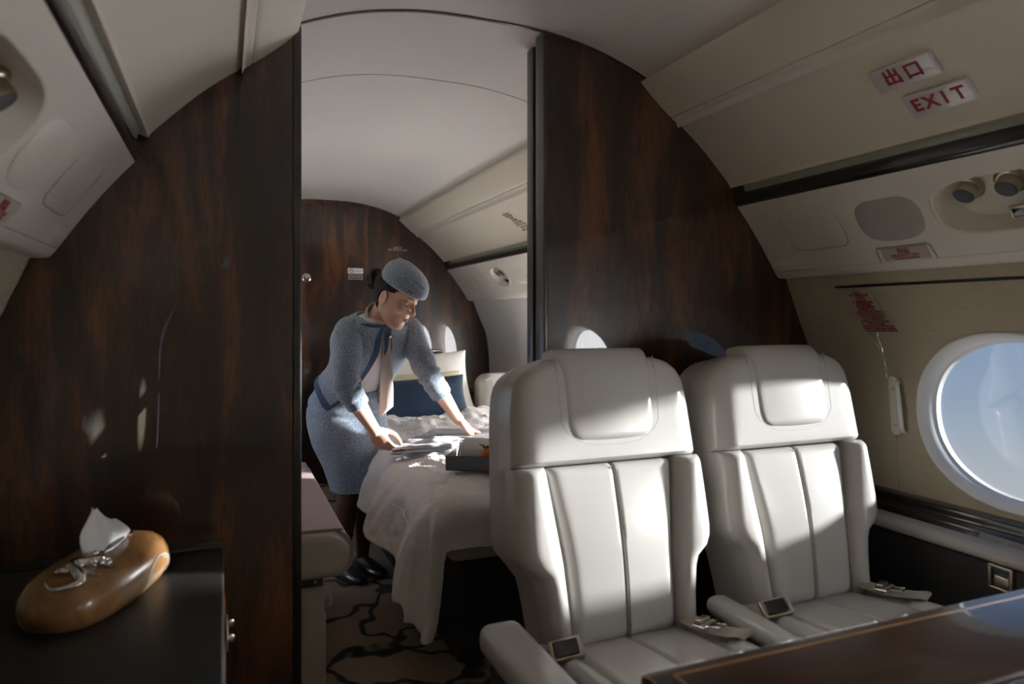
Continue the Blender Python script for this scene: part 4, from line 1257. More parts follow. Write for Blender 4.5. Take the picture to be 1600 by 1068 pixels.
gs = cloth_slab('pyjama_shirt', quad((0.76, 3.03), (1.16, 2.68), (1.36, 2.95), (0.92, 3.17)), 34, 26, 0.020, 'cottongrey', 'folded grey pyjama top with dark script embroidery', 'clothing', 0.010, 4.0, 1)
# script embroidery: an illegible looping line of thread
dgz = max((gs.children[0].matrix_world @ v.co).z for v in gs.children[0].data.vertices)
bpy.context.view_layer.update()
zt = max(v.co.z for v in gs.children[0].data.vertices) + ORG[gs.name].z
emb = []
for i in range(90):
    u = i / 89
    emb.append(V((1.10 + 0.13 * u + 0.008 * math.cos(u * 60), 2.93 - 0.06 * u + 0.016 * math.sin(u * 60) * (1.2 - u), zt - 0.004)))
obj('embroidery', tube(emb, [0.0022] * 90, n=5), 'ink', gs)

# tray with rolled towel and toys
tx = V((0.86, -0.50, 0)).normalized(); ty = V((0.50, 0.86, 0)).normalized()
t0 = V((0.728, 2.405, 0)); 
tz = max(dz(*(t0 + tx * a + ty * b).xy) for a in (0, .15, .3) for b in (0, .1, .2)) + 0.002
t0.z = tz
tr = thing('amenity_tray', 'shallow dark leather tray holding a rolled towel on the bed', 'tray', t0 + tx * 0.15 + ty * 0.1)
def tb_box(a0, a1, b0, b1, c0, c1, bev=0.002):
    g = box(a0, a1, b0, b1, c0, c1, bev)
    return [t0 + tx * v.x + ty * v.y + V((0, 0, v.z)) for v in g[0]], g[1]
TW, TL, TH = 0.20, 0.34, 0.052
obj('tray_floor', tb_box(0, TL, 0, TW, 0, 0.004), 'traydark', tr)
for a0, a1, b0, b1 in ((0, TL, 0, 0.005), (0, TL, TW - 0.005, TW), (0, 0.005, 0.0055, TW - 0.0055), (TL - 0.005, TL, 0.0055, TW - 0.0055)):
    s_ = obj('tray_side', tb_box(a0, a1, b0, b1, 0.0042, TH), 'traydark', tr)
obj('tray_lining', tb_box(0.0055, 0.008, 0.006, TW - 0.006, 0.0045, TH - 0.002, 0.001), 'trayin', tr)
rt = thing('rolled_towel', 'white rolled towel lying in the dark tray', 'towel', t0 + tx * 0.13 + ty * 0.1 + V((0, 0, 0.0045)))
ctr = lambda a: t0 + tx * (0.035 + a) + ty * 0.115 + V((0, 0, 0.052))
prt = [(0.001, 0.0), (0.030, 0.001), (0.041, 0.006), (0.046, 0.018), (0.047, 0.07), (0.047, 0.115), (0.044, 0.130), (0.036, 0.136), (0.001, 0.137)]
obj('towel_roll', lathe(ctr(0), tx, prt, 28), 'towel', rt)
spiral = [ctr(-0.001) + ty * ((0.008 + 0.0045 * k / 6) * math.cos(k * 0.5)) + V((0, 0, (0.008 + 0.0045 * k / 6) * math.sin(k * 0.5))) for k in range(44)]
obj('towel_edge', tube(spiral, [0.0022] * 44, n=5), 'pillow', rt)
toy = thing('soft_toy', 'small orange carrot toy with green top in the tray', 'toy', t0 + tx * 0.18 + ty * 0.04 + V((0, 0, 0.0045)))
tc0 = t0 + tx * 0.148 + ty * 0.036 + V((0, 0, 0.056))
obj('toy_body', join(ellipsoid(tc0, (tx * 0.024, ty * 0.018, V((0, 0, 0.020)))), ellipsoid(tc0 + tx * 0.020 + V((0, 0, 0.008)), (tx * 0.016, ty * 0.015, V((0, 0, 0.016))))), 'orange', toy)
for k in range(4):
    obj('toy_leaf', tube([tc0 - tx * 0.006 + V((0, 0, 0.016)), tc0 + tx * (-0.022 + 0.010 * k) + V((0, 0, 0.030)), tc0 + tx * (-0.034 + 0.016 * k) + V((0, 0, 0.034 - 0.003 * k))], [0.004, 0.003, 0.001], n=6), 'leaf', toy)
bk = obj('tray_insert', tb_box(0.10, 0.30, 0.008, 0.062, 0.0045, 0.034), 'trayin', tr)
bl = thing('toy_ball', 'pale blue round toy beside the carrot toy', 'toy', t0 + tx * 0.25 + ty * 0.04 + V((0, 0, 0.0045)))
obj('ball', ellipsoid(t0 + tx * 0.196 + ty * 0.036 + V((0, 0, 0.048)), (tx * 0.024, ty * 0.023, V((0, 0, 0.023)))), 'blueball', bl)
obj('ball_face', join(*[ellipsoid(t0 + tx * (0.196 + q) + ty * 0.0135 + V((0, 0, 0.052)), (tx * 0.0025, ty * 0.0015, V((0, 0, 0.0025))), 8, 6) for q in (-0.008, 0.008)]), 'ink', bl)

# ------------------------------------------------------------------ divan along the left wall of the bedroom
dvn = thing('divan', 'rose grey leather divan with taupe end on a pale base', 'divan', (0.0, 2.7, FLOOR))
cp = [(-0.30, -0.735), (0.26, -0.735), (0.315, -0.725), (0.340, -0.700), (0.345, -0.665), (0.332, -0.628), (0.305, -0.606), (0.26, -0.598), (-0.30, -0.590)]
cps = smooth_tab(cp, 4)
obj('seat_cushion', prism(cps, lambda x, z: (x, 2.055, z), lambda x, z: (x, 3.06, z)), 'lilac', dvn, auto=50)
obj('cushion_end', cushion_panel(lambda s, t, n: V((s, 2.055 - n, t)), lambda t: -0.30, lambda t: interp([(-0.735, 0.305), (-0.715, 0.328), (-0.69, 0.338), (-0.655, 0.338), (-0.628, 0.322), (-0.606, 0.295)], t), -0.735, -0.603, 0.022, 0.03, 0.03, 0.03, 0.03, 0.004), 'taupe', dvn)
obj('cushion_piping', tube([(x, 2.052, z) for x, z in cps[6:]], [0.0035] * len(cps[6:]), n=6), 'lilac', dvn)
obj('back_cushion', box(-0.46, -0.28, 2.06, 3.06, -0.60, -0.20, 0.06, 4), 'lilac', dvn)
obj('divan_base', box(-0.46, 0.268, 2.075, 3.04, FLOOR, -0.752, 0.004), 'taupe', dvn)
obj('base_panel', box(0.268, 0.276, 2.11, 3.02, FLOOR + 0.05, -0.86, 0.003), 'psu', dvn)
hg = obj('hinge_plate', box(0.03, 0.262, 2.066, 2.074, -0.762, -0.738, 0.003), 'gasper', dvn)
for x in (0.16, 0.18, 0.20, 0.24):
    obj('hinge_screw', lathe((x, 2.066, -0.748), (0, -1, 0), [(0.005, 0), (0.004, 0.003), (0.0001, 0.0035)], 10), 'nickel', hg)
obj('pull_loop', tube([(0.272, 2.09, -0.765), (0.285, 2.085, -0.79), (0.288, 2.085, -0.82), (0.276, 2.09, -0.83)], [0.004] * 4, n=6, smooth_n=4), 'taupe', dvn)

# ------------------------------------------------------------------ the attendant leaning over the bed
def N_(x, y, z):
    return V((x, y, z)).normalized()
pers = thing('person', 'person in blue tweed jacket, skirt and cap bending over the bed', 'person', (0.48, 3.27, FLOOR))
ORG_P = V((0.48, 3.27, FLOOR))

# head frame: HX her left, HY forward, HZ up
HY = N_(0.598, -0.646, -0.47)
HX = N_(0.734, 0.679, 0.0)
HZ = HY.cross(HX).normalized()
if HZ.z < 0: HZ = -HZ
HO = V((0.649, 2.833, 0.085))
def hp_(x, y, z):
    return HO + HX * x + HY * y + HZ * z
FRONT = [(-0.118, 0.040), (-0.112, 0.066), (-0.102, 0.078), (-0.088, 0.080), (-0.074, 0.0765), (-0.062, 0.083), (-0.050, 0.085), (-0.036, 0.083), (-0.015, 0.083), (0.008, 0.082), (0.022, 0.082), (0.038, 0.090), (0.060, 0.091), (0.085, 0.076), (0.105, 0.050), (0.120, 0.015), (0.125, -0.010)]
BACK = [(-0.118, 0.020), (-0.110, 0.000), (-0.095, -0.012), (-0.080, -0.030), (-0.060, -0.055), (-0.035, -0.075), (0.0, -0.092), (0.04, -0.100), (0.075, -0.090), (0.105, -0.062), (0.120, -0.032), (0.125, -0.012)]
WID = [(-0.118, 0.010), (-0.112, 0.022), (-0.102, 0.032), (-0.085, 0.043), (-0.060, 0.053), (-0.035, 0.060), (0.0, 0.066), (0.035, 0.070), (0.065, 0.068), (0.09, 0.056), (0.11, 0.034), (0.120, 0.016), (0.125, 0.003)]
F_s, B_s, W_s = smooth_tab(FRONT, 4), smooth_tab(BACK, 4), smooth_tab(WID, 4)
def head_pt(a, z, grow=0.0):
    f, b, w = interp(F_s, z), interp(B_s, z), interp(W_s, z)
    mid = 0.55 * b + 0.45 * f
    c, s = math.cos(a), math.sin(a)
    ry = (f - mid) if s > 0 else (mid - b)
    e = 2.25
    cc = math.copysign(abs(c) ** (2 / e), c)
    ss = math.copysign(abs(s) ** (2 / e), s)
    n = V((c, s, 0))
    return V(((w + grow) * cc, mid + (ry + grow) * ss, z))
zs = [-0.118 + 0.243 * (0.5 - 0.5 * math.cos(math.pi * j / 44)) for j in range(45)]
def head_geo():
    g = grid(56, 45, lambda i, j: hp_(*head_pt(2 * math.pi * i / 56, zs[j])), close_u=True)
    g[1].append(tuple(range(56)))
    g[1].append(tuple(44 * 56 + i for i in range(56)))
    return g
def hell(x, y, z, a, b, c):
    return ellipsoid(hp_(x, y, z), (HX * a, HY * b, HZ * c), 16, 12)
parts = [head_geo()]
parts.append(tube([hp_(0, 0.080, 0.030), hp_(0, 0.089, 0.010), hp_(0, 0.098, -0.008), hp_(0, 0.103, -0.020), hp_(0, 0.094, -0.030)], [0.006, 0.0072, 0.0085, 0.0105, 0.008], n=12, smooth_n=4))
for sg in (-1, 1):
    parts.append(hell(sg * 0.011, 0.088, -0.023, 0.0075, 0.010, 0.0075))
    parts.append(hell(sg * 0.031, 0.0675, 0.014, 0.0165, 0.0125, 0.0115))
    parts.append(hell(sg * 0.036, 0.052, -0.022, 0.022, 0.024, 0.024))
    ear = [hp_(sg * (0.068 + 0.008 * math.sin(a * 0.5)), -0.012 - 0.016 * math.cos(a), -0.002 + 0.027 * math.sin(a) - 0.004) for a in [2 * math.pi * k / 14 for k in range(14)]]
    parts.append(tube(ear, [0.005] * 14, n=8, closed=True))
    parts.append(hell(sg * 0.069, -0.014, -0.004, 0.006, 0.013, 0.022))
    parts.append(hell(sg * 0.071, -0.004, -0.030, 0.005, 0.008, 0.009))
parts.append(hell(0, 0.062, -0.098, 0.020, 0.018, 0.014))
parts.append(hell(0, 0.079, -0.0515, 0.016, 0.0085, 0.0048))
parts.append(hell(0, 0.0775, -0.0615, 0.0135, 0.0085, 0.0055))
NB = V((0.598, 2.925, -0.010))
parts.append(tube([V((0.594, 2.960, -0.075)), NB, NB.lerp(hp_(0, -0.030, -0.040), 0.55), hp_(0, -0.026, -0.035), hp_(0, -0.022, 0.02)], [0.060, 0.050, 0.0465, 0.048, 0.045], n=18, smooth_n=4))

# torso rings: centre, left axis, spine direction, half width, half depth
LA = N_(0.952, 0.304, 0.0)
LP = N_(0.90, 0.43, 0.0)
RINGS = [
    (V((0.566, 3.222, -0.765)), LP, V((0, 0, 1)), 0.116, 0.096),
    (V((0.550, 3.230, -0.660)), LP, V((0, 0, 1)), 0.130, 0.108),
    (V((0.530, 3.240, -0.540)), LP, V((0, 0, 1)), 0.166, 0.131),
    (V((0.518, 3.245, -0.440)), LP, N_(0.05, -0.20, 1), 0.174, 0.140),
    (V((0.527, 3.212, -0.345)), N_(0.92, 0.39, 0), N_(0.10, -0.50, 0.9), 0.154, 0.122),
    (V((0.540, 3.145, -0.265)), N_(0.93, 0.36, 0), N_(0.14, -0.66, 0.74), 0.126, 0.098),
    (V((0.560, 3.070, -0.195)), N_(0.945, 0.32, 0), N_(0.16, -0.68, 0.72), 0.134, 0.102),
    (V((0.572, 3.010, -0.125)), LA, N_(0.163, -0.66, 0.737), 0.148, 0.110),
    (V((0.590, 2.960, -0.068)), LA, N_(0.16, -0.62, 0.77), 0.154, 0.096),
    (V((0.597, 2.940, -0.030)), LA, N_(0.13, -0.52, 0.85), 0.136, 0.074),
    (V((0.600, 2.925, -0.004)), LA, N_(0.08, -0.40, 0.92), 0.096, 0.064),
    (V((0.600, 2.918, 0.012)), LA, N_(0.05, -0.35, 0.94), 0.060, 0.054),
]
def ring_frame(r):
    c, l, sp, w, d = r
    f = l.cross(sp).normalized()
    if f.y > 0: f = -f
    return c, l, f, w, d
def ring_interp(rs, t):
    """t from 0 to len-1, smooth"""
    i = min(int(t), len(rs) - 2)
    k = t - i
    def cm(q):
        P = [rs[max(i - 1, 0)], rs[i], rs[i + 1], rs[min(i + 2, len(rs) - 1)]]
        a, b, c, d = [p[q] for p in P]
        return 0.5 * ((2 * b) + (c - a) * k + (2 * a - 5 * b + 4 * c - d) * k * k + (3 * b - a - 3 * c + d) * k ** 3)
    return cm(0), cm(1).normalized(), cm(2).normalized(), cm(3), cm(4)
FR = [ring_frame(r) for r in RINGS]
def torso_pt(t, a, grow=0.0, ee=2.3):
    c, l, f, w, d = ring_interp(FR, t)
    cs, sn = math.cos(a), math.sin(a)
    return c + l * ((w + grow) * math.copysign(abs(cs) ** (2 / ee), cs)) + f * ((d + grow) * math.copysign(abs(sn) ** (2 / ee), sn))
def torso_geo(t0, t1, n, m, grow):
    g = grid(n, m, lambda i, j: torso_pt(t0 + (t1 - t0) * j / (m - 1), 2 * math.pi * i / n, grow if not callable(grow) else grow(t0 + (t1 - t0) * j / (m - 1), 2 * math.pi * i / n)), close_u=True)
    return g
tg = torso_geo(0.6, 11, 36, 60, -0.006)
tg[1].append(tuple(range(36)))
tg[1].append(tuple(59 * 36 + i for i in range(36)))
parts.append(tg)

# arms
RS, RE, RW, RK, RT = V((0.470, 2.912, -0.052)), V((0.438, 2.770, -0.262)), V((0.552, 2.815, -0.436)), V((0.592, 2.838, -0.502)), V((0.636, 2.838, -0.528))
LS, LE, LW, LK, LT = V((0.738, 2.985, -0.050)), V((0.795, 2.868, -0.232)), V((0.940, 2.935, -0.430)), V((0.996, 2.952, -0.474)), V((1.052, 2.955, -0.490))
def arm_geo(s, e, w, k):
    return tube([s, s.lerp(e, 0.5), e, e.lerp(w, 0.35), e.lerp(w, 0.75), w, w.lerp(k, 0.35)], [0.052, 0.044, 0.038, 0.037, 0.029, 0.0245, 0.024], n=16, smooth_n=5)
parts += [arm_geo(RS, RE, RW, RK), arm_geo(LS, LE, LW, LK)]
def hand(w, k, tip, back, idx_sign, curl):
    """palm from wrist to knuckles, four fingers and a thumb; back = normal of the back of the hand"""
    d = (k - w).normalized()
    back = (V(back) - d * V(back).dot(d)).normalized()
    ac = d.cross(back).normalized() * idx_sign          # towards the index finger
    gs = []
    # palm
    L = (k - w).length
    secs = [(0.0, 0.024, 0.017), (0.25, 0.029, 0.016), (0.6, 0.037, 0.0145), (0.9, 0.039, 0.0125), (1.03, 0.036, 0.009)]
    gs.append(grid(16, len(secs), lambda i, j: w + d * (L * secs[j][0]) + ac * (secs[j][1] * math.cos(2 * math.pi * i / 16)) + back * (secs[j][2] * math.sin(2 * math.pi * i / 16)), close_u=True))
    gs[-1][1].append(tuple(range(16)))
    gs[-1][1].append(tuple(64 + i for i in range(16)))
    fd = (tip - k).normalized()
    tips = []
    for off, ln, rr in ((0.029, 0.070, 0.0078), (0.0098, 0.077, 0.0082), (-0.0098, 0.071, 0.0078), (-0.028, 0.056, 0.0068)):
        b = w + d * (L * 0.94) + ac * off
        aim = (fd + ac * (-off * 3.0)).normalized()
        p1 = b + (d * 0.62 + aim * 0.55).normalized() * ln * 0.45
        p2 = p1 + (aim * 1.0 - back * curl * 0.5).normalized() * ln * 0.32
        p3 = p2 + (aim * 0.9 - back * curl).normalized() * ln * 0.25
        tips.append((p2, p3))
        gs.append(tube([b - d * 0.012, b, p1, p2, p3], [rr, rr * 1.05, rr, rr * 0.9, rr * 0.62], n=10, smooth_n=4))
    # thumb leaves the side of the palm near its base and closes towards the index finger
    tb0 = w + d * (L * 0.28) + ac * 0.022 - back * 0.004
    end = tips[0][1] - back * 0.013 + ac * 0.003
    t1 = tb0.lerp(end, 0.36) + ac * 0.016 - back * 0.010
    t2 = tb0.lerp(end, 0.72) + ac * 0.010 - back * 0.010
    t3 = end
    gs.append(tube([tb0 - ac * 0.008, tb0, t1, t2, t3], [0.011, 0.0125, 0.0105, 0.0092, 0.006], n=10, smooth_n=4))
    return gs
parts += hand(RW, RK, RT, (-0.55, -0.75, 0.25), -1, 0.55)
parts += hand(LW, LK, LT, (-0.10, -0.30, 0.95), 1, 0.35)
# make the index finger side the thumb side: checked by the sign above
# legs
def leg(x, y, s):
    return [tube([V((x, y, -0.52)), V((x, y, -0.66)), V((x + 0.012, y - 0.02, -0.76)), V((x, y, -0.90)), V((x - 0.01, y + 0.015, -1.06)), V((x - 0.012, y + 0.012, -1.10))], [0.075, 0.062, 0.048, 0.047, 0.031, 0.032], n=16, smooth_n=5)]
lg1, lg2 = V((0.500, 3.195, 0)), V((0.600, 3.245, 0))
legs = leg(lg1.x, lg1.y, 1) + leg(lg2.x, lg2.y, 1)

def remeshed(name, geos, voxel, m, parent, smooth_it=4, seed_mat=None):
    g = join(*geos)
    me = bpy.data.meshes.new(name + '_src')
    me.from_pydata([tuple(v) for v in g[0]], [], g[1])
    bm = bmesh.new(); bm.from_mesh(me)
    bmesh.ops.recalc_face_normals(bm, faces=bm.faces)
    bm.to_mesh(me); bm.free()
    tmp = bpy.data.objects.new(name + '_src', me)
    COL.objects.link(tmp)
    rm = tmp.modifiers.new('r', 'REMESH')
    rm.mode = 'VOXEL'
    rm.voxel_size = voxel
    rm.adaptivity = 0.0
    if smooth_it:
        s_ = tmp.modifiers.new('s', 'SMOOTH')
        s_.factor = 0.5
        s_.iterations = smooth_it
    dg = bpy.context.evaluated_depsgraph_get()
    dg.update()
    out = bpy.data.meshes.new_from_object(tmp.evaluated_get(dg))
    bpy.data.objects.remove(tmp)
    org = ORG[parent.name]
    for v in out.vertices:
        v.co -= org
    out.name = name
    out.polygons.foreach_set('use_smooth', [True] * len(out.polygons))
    out.materials.clear()
    out.materials.append(M[m])
    o = bpy.data.objects.new(name, out)
    COL.objects.link(o)
    o.parent = parent
    ORG[o.name] = org
    return o
bodyo = remeshed('body', parts + legs, 0.0034, 'skin', pers, 5)
# stockings colour below the skirt, blouse-free skin elsewhere
bodyo.data.materials.append(M['stocking'])
for p in bodyo.data.polygons:
    if p.center.z + ORG_P.z < -0.60:
        p.material_index = 1 if (p.center.x + ORG_P.x) < 0.7 and (p.center.y + ORG_P.y) > 3.1 else 0

for c_, nm in ((lg1, 'shoe'), (lg2, 'shoe')):
    d = N_(0.43, -0.90, 0)
    sd = N_(0.90, 0.43, 0)
    cc = V((c_.x - 0.012, c_.y + 0.012, FLOOR))
    pr = [(-0.055, 0.030, 0.085), (-0.03, 0.036, 0.080), (0.02, 0.038, 0.066), (0.08, 0.043, 0.045), (0.13, 0.040, 0.034), (0.165, 0.022, 0.026), (0.172, 0.004, 0.018)]
    top = grid(12, len(pr), lambda i, j: cc + d * pr[j][0] + sd * (pr[j][1] * math.cos(math.pi * i / 11)) + V((0, 0, 0.004 + pr[j][2] * math.sin(math.pi * i / 11) ** 0.7)))
    obj('shoe', join(top, obox(cc - d * 0.04 + V((0, 0, 0.02)), d, sd, (0, 0, 1), 0.015, 0.018, 0.0195, 0.003)), 'black', pers)

# skirt: closed tube over hips and thighs
def skirt_grow(t, a):
    fold = 0.004 * math.sin(a * 5 + t * 2) * (1 if t < 2 else 0.4)
    return 0.007 + fold + (0.004 * math.sin(t * 9 + a * 2) if t > 3.2 else 0)
sk = obj('skirt', torso_geo(0.0, 5.2, 56, 50, skirt_grow), 'tweed', pers, auto=80)
md = sk.modifiers.new('thick', 'SOLIDIFY'); md.thickness = 0.003; md.offset = 1
obj('skirt_hem', tube([torso_pt(0.03, 2 * math.pi * i / 56, 0.010) for i in range(56)], [0.003] * 56, n=6, closed=True), 'tweed', sk)

# blouse front
obj('blouse', torso_geo(5.0, 11, 44, 40, 0.002), 'blouse', pers, auto=80)

# jacket: open at the front, the gap widening to the hem
FRONT_A = math.pi / 2
def gap(t):
    """half angle of the opening"""
    return interp([(3.8, 0.95), (4.4, 0.70), (5.2, 0.44), (6.2, 0.24), (7.0, 0.13), (8.0, 0.06), (9.0, 0.035), (10.5, 0.03)], t)
J0, J1 = 4.40, 10.40
def jac(t, q, grow):
    t -= 0.50 * math.exp(-(min(q, 1 - q) / 0.12) ** 2) * max(0, 1 - (t - J0) / 1.5)
    g0 = gap(t)
    a = FRONT_A + 0.10 + g0 + (2 * math.pi - 2 * g0) * q
    flare = 0.012 * max(0, (5.4 - t) / 1.6) + 0.004 * math.sin(a * 4 + t * 1.7)
    hemdrop = 0
    return torso_pt(t, a, 0.013 + flare + grow)
nq, nt_ = 72, 60
jk = obj('jacket', grid(nq, nt_, lambda i, j: jac(J0 + (J1 - J0) * j / (nt_ - 1), i / (nq - 1), 0.0)), 'tweed', pers, auto=80)
md = jk.modifiers.new('thick', 'SOLIDIFY'); md.thickness = 0.005; md.offset = 1
def ribbon(fn, n, w0):
    """flat trim strip: fn(k, 0..1)"""
    return grid(4, n, lambda i, j: fn(j / (n - 1), i / 3))
for q0, q1 in ((0.0, 0.022), (1.0, 0.978)):
    obj('front_trim', ribbon(lambda k, s_, q0=q0, q1=q1: jac(J0 + (J1 - J0) * k, q0 + (q1 - q0) * s_, 0.0075), 60, 0), 'trimblue', jk, auto=80)
obj('hem_trim', grid(72, 4, lambda i, j: jac(J0 + 0.24 * j / 3, i / 71, 0.0075)), 'trimblue', jk, auto=80)
obj('neck_trim', grid(72, 4, lambda i, j: jac(J1 - 0.42 * j / 3, i / 71, 0.0080)), 'trimblue', jk, auto=80)
for t in (9.2, 7.6, 6.2):
    p = jac(t, 0.985, 0.012)
    nrm = ring_interp(FR, t)[2]
    obj('button', lathe(p, nrm, [(0.007, -0.002), (0.007, 0.002), (0.004, 0.004), (0.0001, 0.004)], 12), 'gold', jk)

def sleeve(s, e, w, seed):
    cuff = e.lerp(w, 0.44)
    pts = [s + (s - e).normalized() * 0.030 + V((0, 0.02, -0.01)), s, s.lerp(e, 0.5), s.lerp(e, 0.9), e.lerp(w, 0.10), e.lerp(w, 0.28), cuff]
    rad = [0.036, 0.060, 0.056, 0.052, 0.050, 0.047, 0.045]
    g = tube(pts, rad, n=28, smooth_n=9, cap=False)
    n = 28
    vs = []
    for k, v in enumerate(g[0]):
        ring = k // n
        tt = ring / (len(g[0]) / n)
        c = sum(g[0][ring * n:(ring + 1) * n], V()) / n
        d = (v - c).normalized()
        crease = 0.0045 * math.sin(tt * 40 + 3 * math.sin(k % n / n * 6.28 + seed)) * math.exp(-((tt - 0.55) / 0.22) ** 2)
        vs.append(v + d * (crease + 0.004 * fbm((v.x * 14 + seed, v.y * 14, v.z * 14))))
    o = obj('sleeve', (vs, g[1]), 'tweed', jk, auto=80)
    md = o.modifiers.new('thick', 'SOLIDIFY'); md.thickness = 0.004; md.offset = -1
sleeve(RS, RE, RW, 0.4)
sleeve(LS, LE, LW, 2.2)

# collar scarf and tie
col = []
cN = NB + V((0.0, 0.0, 0.012))
axn = (hp_(0, -0.03, -0.04) - NB).normalized()
cu_ = LA
cf = LA.cross(axn).normalized()
if cf.y > 0: cf = -cf
def collar(i, j):
    a = 2 * math.pi * i / 40
    r = 0.0575 + 0.005 * math.sin(a) + 0.004 * math.sin(math.pi * j / 5)
    h = -0.016 + 0.042 * j / 5 - 0.018 * math.sin(a)
    return cN + cu_ * (math.cos(a) * r * 1.04) + cf * (math.sin(a) * r * 1.02) + axn * h
sc_ = obj('scarf_collar', grid(40, 6, collar, close_u=True), 'scarf', pers, auto=80)
md = sc_.modifiers.new('thick', 'SOLIDIFY'); md.thickness = 0.004; md.offset = 1
kp = cN + cf * 0.072 + axn * (-0.022) + LA * 0.006
obj('scarf_knot', ellipsoid(kp, (LA * 0.016, cf * 0.011, axn * 0.014)), 'scarf', sc_)
# loose loop beside the knot
obj('scarf_loop', tube([kp, kp + LA * 0.018 + axn * 0.010 + cf * 0.006, kp + LA * 0.030 - axn * 0.004 + cf * 0.008, kp + LA * 0.022 - axn * 0.022 + cf * 0.008, kp], [0.006, 0.008, 0.008, 0.007, 0.004], n=8, smooth_n=5, flat=(cf, 0.4)), 'scarf', sc_)
tie_w = N_(0.93, -0.36, 0)
def tie(i, j):
    u, v = i / 5, j / 20
    w = 0.016 + 0.012 * min(1, v * 1.3)
    low = 0.045 * u if v > 0.999 else 0
    z = kp.z - 0.006 - 0.335 * v * (1 - 0.13 * u if v > 0.7 else 1 - 0.13 * u * v / 0.7)
    return V((kp.x, kp.y - 0.012, z)) + tie_w * ((u * 2 - 1) * w + 0.012 * v) + V((-0.010 * v, -0.010 * math.sin(v * 2.5) + 0.004 * math.sin(u * 5 + v * 3), 0))
to_ = obj('tie_end', grid(6, 21, tie), 'scarf', sc_, auto=80)
md = to_.modifiers.new('thick', 'SOLIDIFY'); md.thickness = 0.003; md.offset = 0

# face details
for sg in (-1, 1):
    lash = [hp_(sg * (0.018 + 0.026 * q), 0.0795 - 0.010 * q * q + 0.0025 * math.sin(math.pi * q), 0.0085 - 0.0055 * math.sin(math.pi * q) + 0.001 * q) for q in [k / 8 for k in range(9)]]
    obj('eyelashes', tube(lash, [0.0006, 0.0009, 0.0011, 0.0013, 0.0014, 0.0014, 0.0013, 0.0011, 0.0008], n=6), 'hair', pers)
    crease = [hp_(sg * (0.018 + 0.026 * q), 0.0795 - 0.010 * q * q + 0.0015, 0.0205 + 0.0035 * math.sin(math.pi * q)) for q in [k / 8 for k in range(9)]]
    brow = [hp_(sg * (0.013 + 0.036 * q), 0.0895 - 0.0145 * q * q, 0.0335 + 0.0055 * math.sin(math.pi * q * 0.8)) for q in [k / 8 for k in range(9)]]
    obj('eyebrow', tube(brow, [0.0020, 0.0026, 0.0026, 0.0025, 0.0023, 0.0020, 0.0017, 0.0013, 0.0007], n=6, flat=(HY, 0.45)), mat('brow_hair', (0.16, 0.09, 0.065), 0.7) if sg < 0 else bpy.data.materials['brow_hair'], pers)
obj('lips', join(tube([hp_(-0.021 + 0.042 * q, 0.0785 + 0.0085 * math.sin(math.pi * q) , -0.0525 + 0.0012 * math.cos(2 * math.pi * q)) for q in [k / 10 for k in range(11)]], [0.0008, 0.002, 0.0028, 0.0034, 0.0036, 0.0034, 0.0036, 0.0034, 0.0028, 0.002, 0.0008], n=8),
                 tube([hp_(-0.019 + 0.038 * q, 0.0775 + 0.0085 * math.sin(math.pi * q), -0.0595 - 0.0012 * math.sin(math.pi * q)) for q in [k / 10 for k in range(11)]], [0.0008, 0.002, 0.003, 0.0038, 0.0043, 0.0045, 0.0043, 0.0038, 0.003, 0.002, 0.0008], n=8)), 'lip', pers)
for sg in (-1, 1):
    obj('earring', ellipsoid(hp_(sg * 0.075, -0.002, -0.042), (HX * 0.0045, HY * 0.0045, HZ * 0.0045), 12, 8), 'pearl', pers)

# hair cap, bun
def hair_keep(p):
    x, y, z = p
    if z > 0.066: return True
    if y > 0.062: return False
    if y > -0.004: return z > 0.026 + 0.040 * max(0, (y - 0.02)) / 0.04
    if y > -0.034: return z > 0.026 - 0.030 * (-0.004 - y) / 0.03
    return z > -0.062
na, nz_ = 96, 60
zh = [-0.075 + 0.198 * j / (nz_ - 1) for j in range(nz_)]
hv = [head_pt(2 * math.pi * i / na, zh[j], 0.007 + 0.002 * math.sin(i * 1.7 + j * 0.35)) for j in range(nz_) for i in range(na)]
hf = []
for j in range(nz_ - 1):
    for i in range(na):
        ids = (j * na + i, j * na + (i + 1) % na, (j + 1) * na + (i + 1) % na, (j + 1) * na + i)
        if all(hair_keep(hv[k]) for k in ids):
            hf.append(ids)
ho = obj('hair', ([hp_(*v) for v in hv], hf), 'hair', pers, auto=80)
md = ho.modifiers.new('thick', 'SOLIDIFY'); md.thickness = 0.008; md.offset = -1
bm_ = ho.data
bun_c = V((0.002, -0.130, 0.022))
bg = []
for j in range(18):
    for i in range(28):
        th, ph = math.pi * j / 17, 2 * math.pi * i / 28
        d = V((math.sin(th) * math.cos(ph), math.sin(th) * math.sin(ph), math.cos(th)))
        r = 1 + 0.10 * math.sin(5 * ph + 4 * th) + 0.05 * math.sin(11 * th + 2 * ph)
        bg.append(hp_(*(bun_c + V((d.x * 0.038, d.y * 0.034, d.z * 0.042)) * r)))
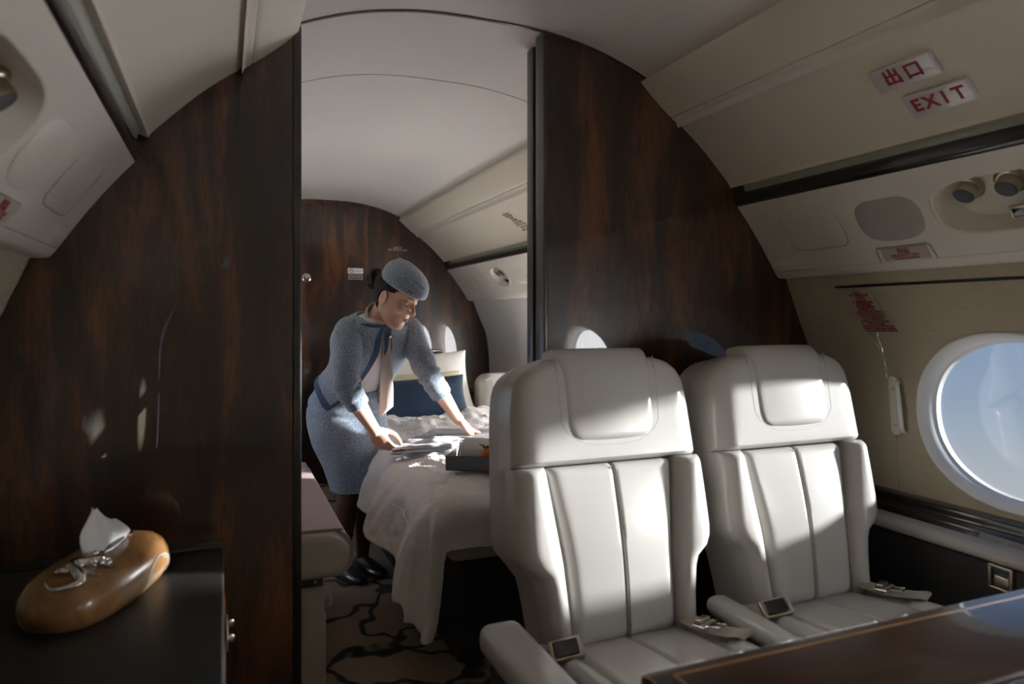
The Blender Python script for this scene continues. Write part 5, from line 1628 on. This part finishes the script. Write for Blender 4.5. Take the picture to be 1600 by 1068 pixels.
obj('hair_bun', (bg, grid(28, 18, lambda i, j: (0, 0, 0), close_u=True)[1]), 'hair', pers, auto=80)
obj('hair_tie', tube([hp_(0.003 + 0.030 * math.cos(2 * math.pi * k / 20), -0.103, 0.028 + 0.032 * math.sin(2 * math.pi * k / 20)) for k in range(20)], [0.008] * 20, n=8, closed=True), 'hair', pers)

# cap: tilted felt cap with a raised seam
def cap_pt(a, v):
    c, s = math.cos(a), math.sin(a)
    L, B, W = 0.110, 0.096, 0.082
    ry = L if s > 0 else B
    shrink = (1 - v ** 1.9) ** 0.5 if v < 1 else 0.0
    lift = 0.088 * (1 - (1 - v) ** 1.35)
    x = W * c * shrink * (1 + 0.06 * math.sin(math.pi * v))
    y = 0.004 + ry * s * shrink * (1 + 0.05 * math.sin(math.pi * v)) 
    z = 0.052 + 0.014 * (1 - s) * 0.5 + lift * (1.0 - 0.12 * s * (1 - v))
    return V((x, y, z))
na = 60
cg = grid(na, 22, lambda i, j: hp_(*cap_pt(2 * math.pi * i / na, j / 21)), close_u=True)
cp_ = obj('cap', cg, 'tweed', pers, auto=80)
md = cp_.modifiers.new('thick', 'SOLIDIFY'); md.thickness = 0.004; md.offset = 1
for dv_ in (0.0, 0.13):
    pts_ = []
    for k in range(25):
        q = k / 24
        pts_.append(hp_(*(cap_pt(R(262 - 168 * q), 0.80 + dv_ * 0.5 - (0.56 - dv_) * q ** 1.6) + V((-0.002, 0, 0.005)))))
    obj('cap_seam', tube(pts_, [0.0042] * 25, n=6), 'capseam', cp_)
obj('cap_brim', tube([hp_(*(cap_pt(2 * math.pi * k / 60, 0.0))) for k in range(60)], [0.0034] * 60, n=6, closed=True), 'tweed', cp_)
pa = R(90 + 50)
pcap = cap_pt(pa, 0.13); pcap2 = cap_pt(pa + R(-16), 0.13)
pn = V((math.cos(pa), math.sin(pa), 0.2)).normalized() * 0.005
obj('cap_pin', tube([hp_(*(pcap + pn)), hp_(*((pcap + pcap2) / 2 + pn * 1.1)), hp_(*(pcap2 + pn))], [0.0035, 0.003, 0.0022], n=8), 'gold', cp_)
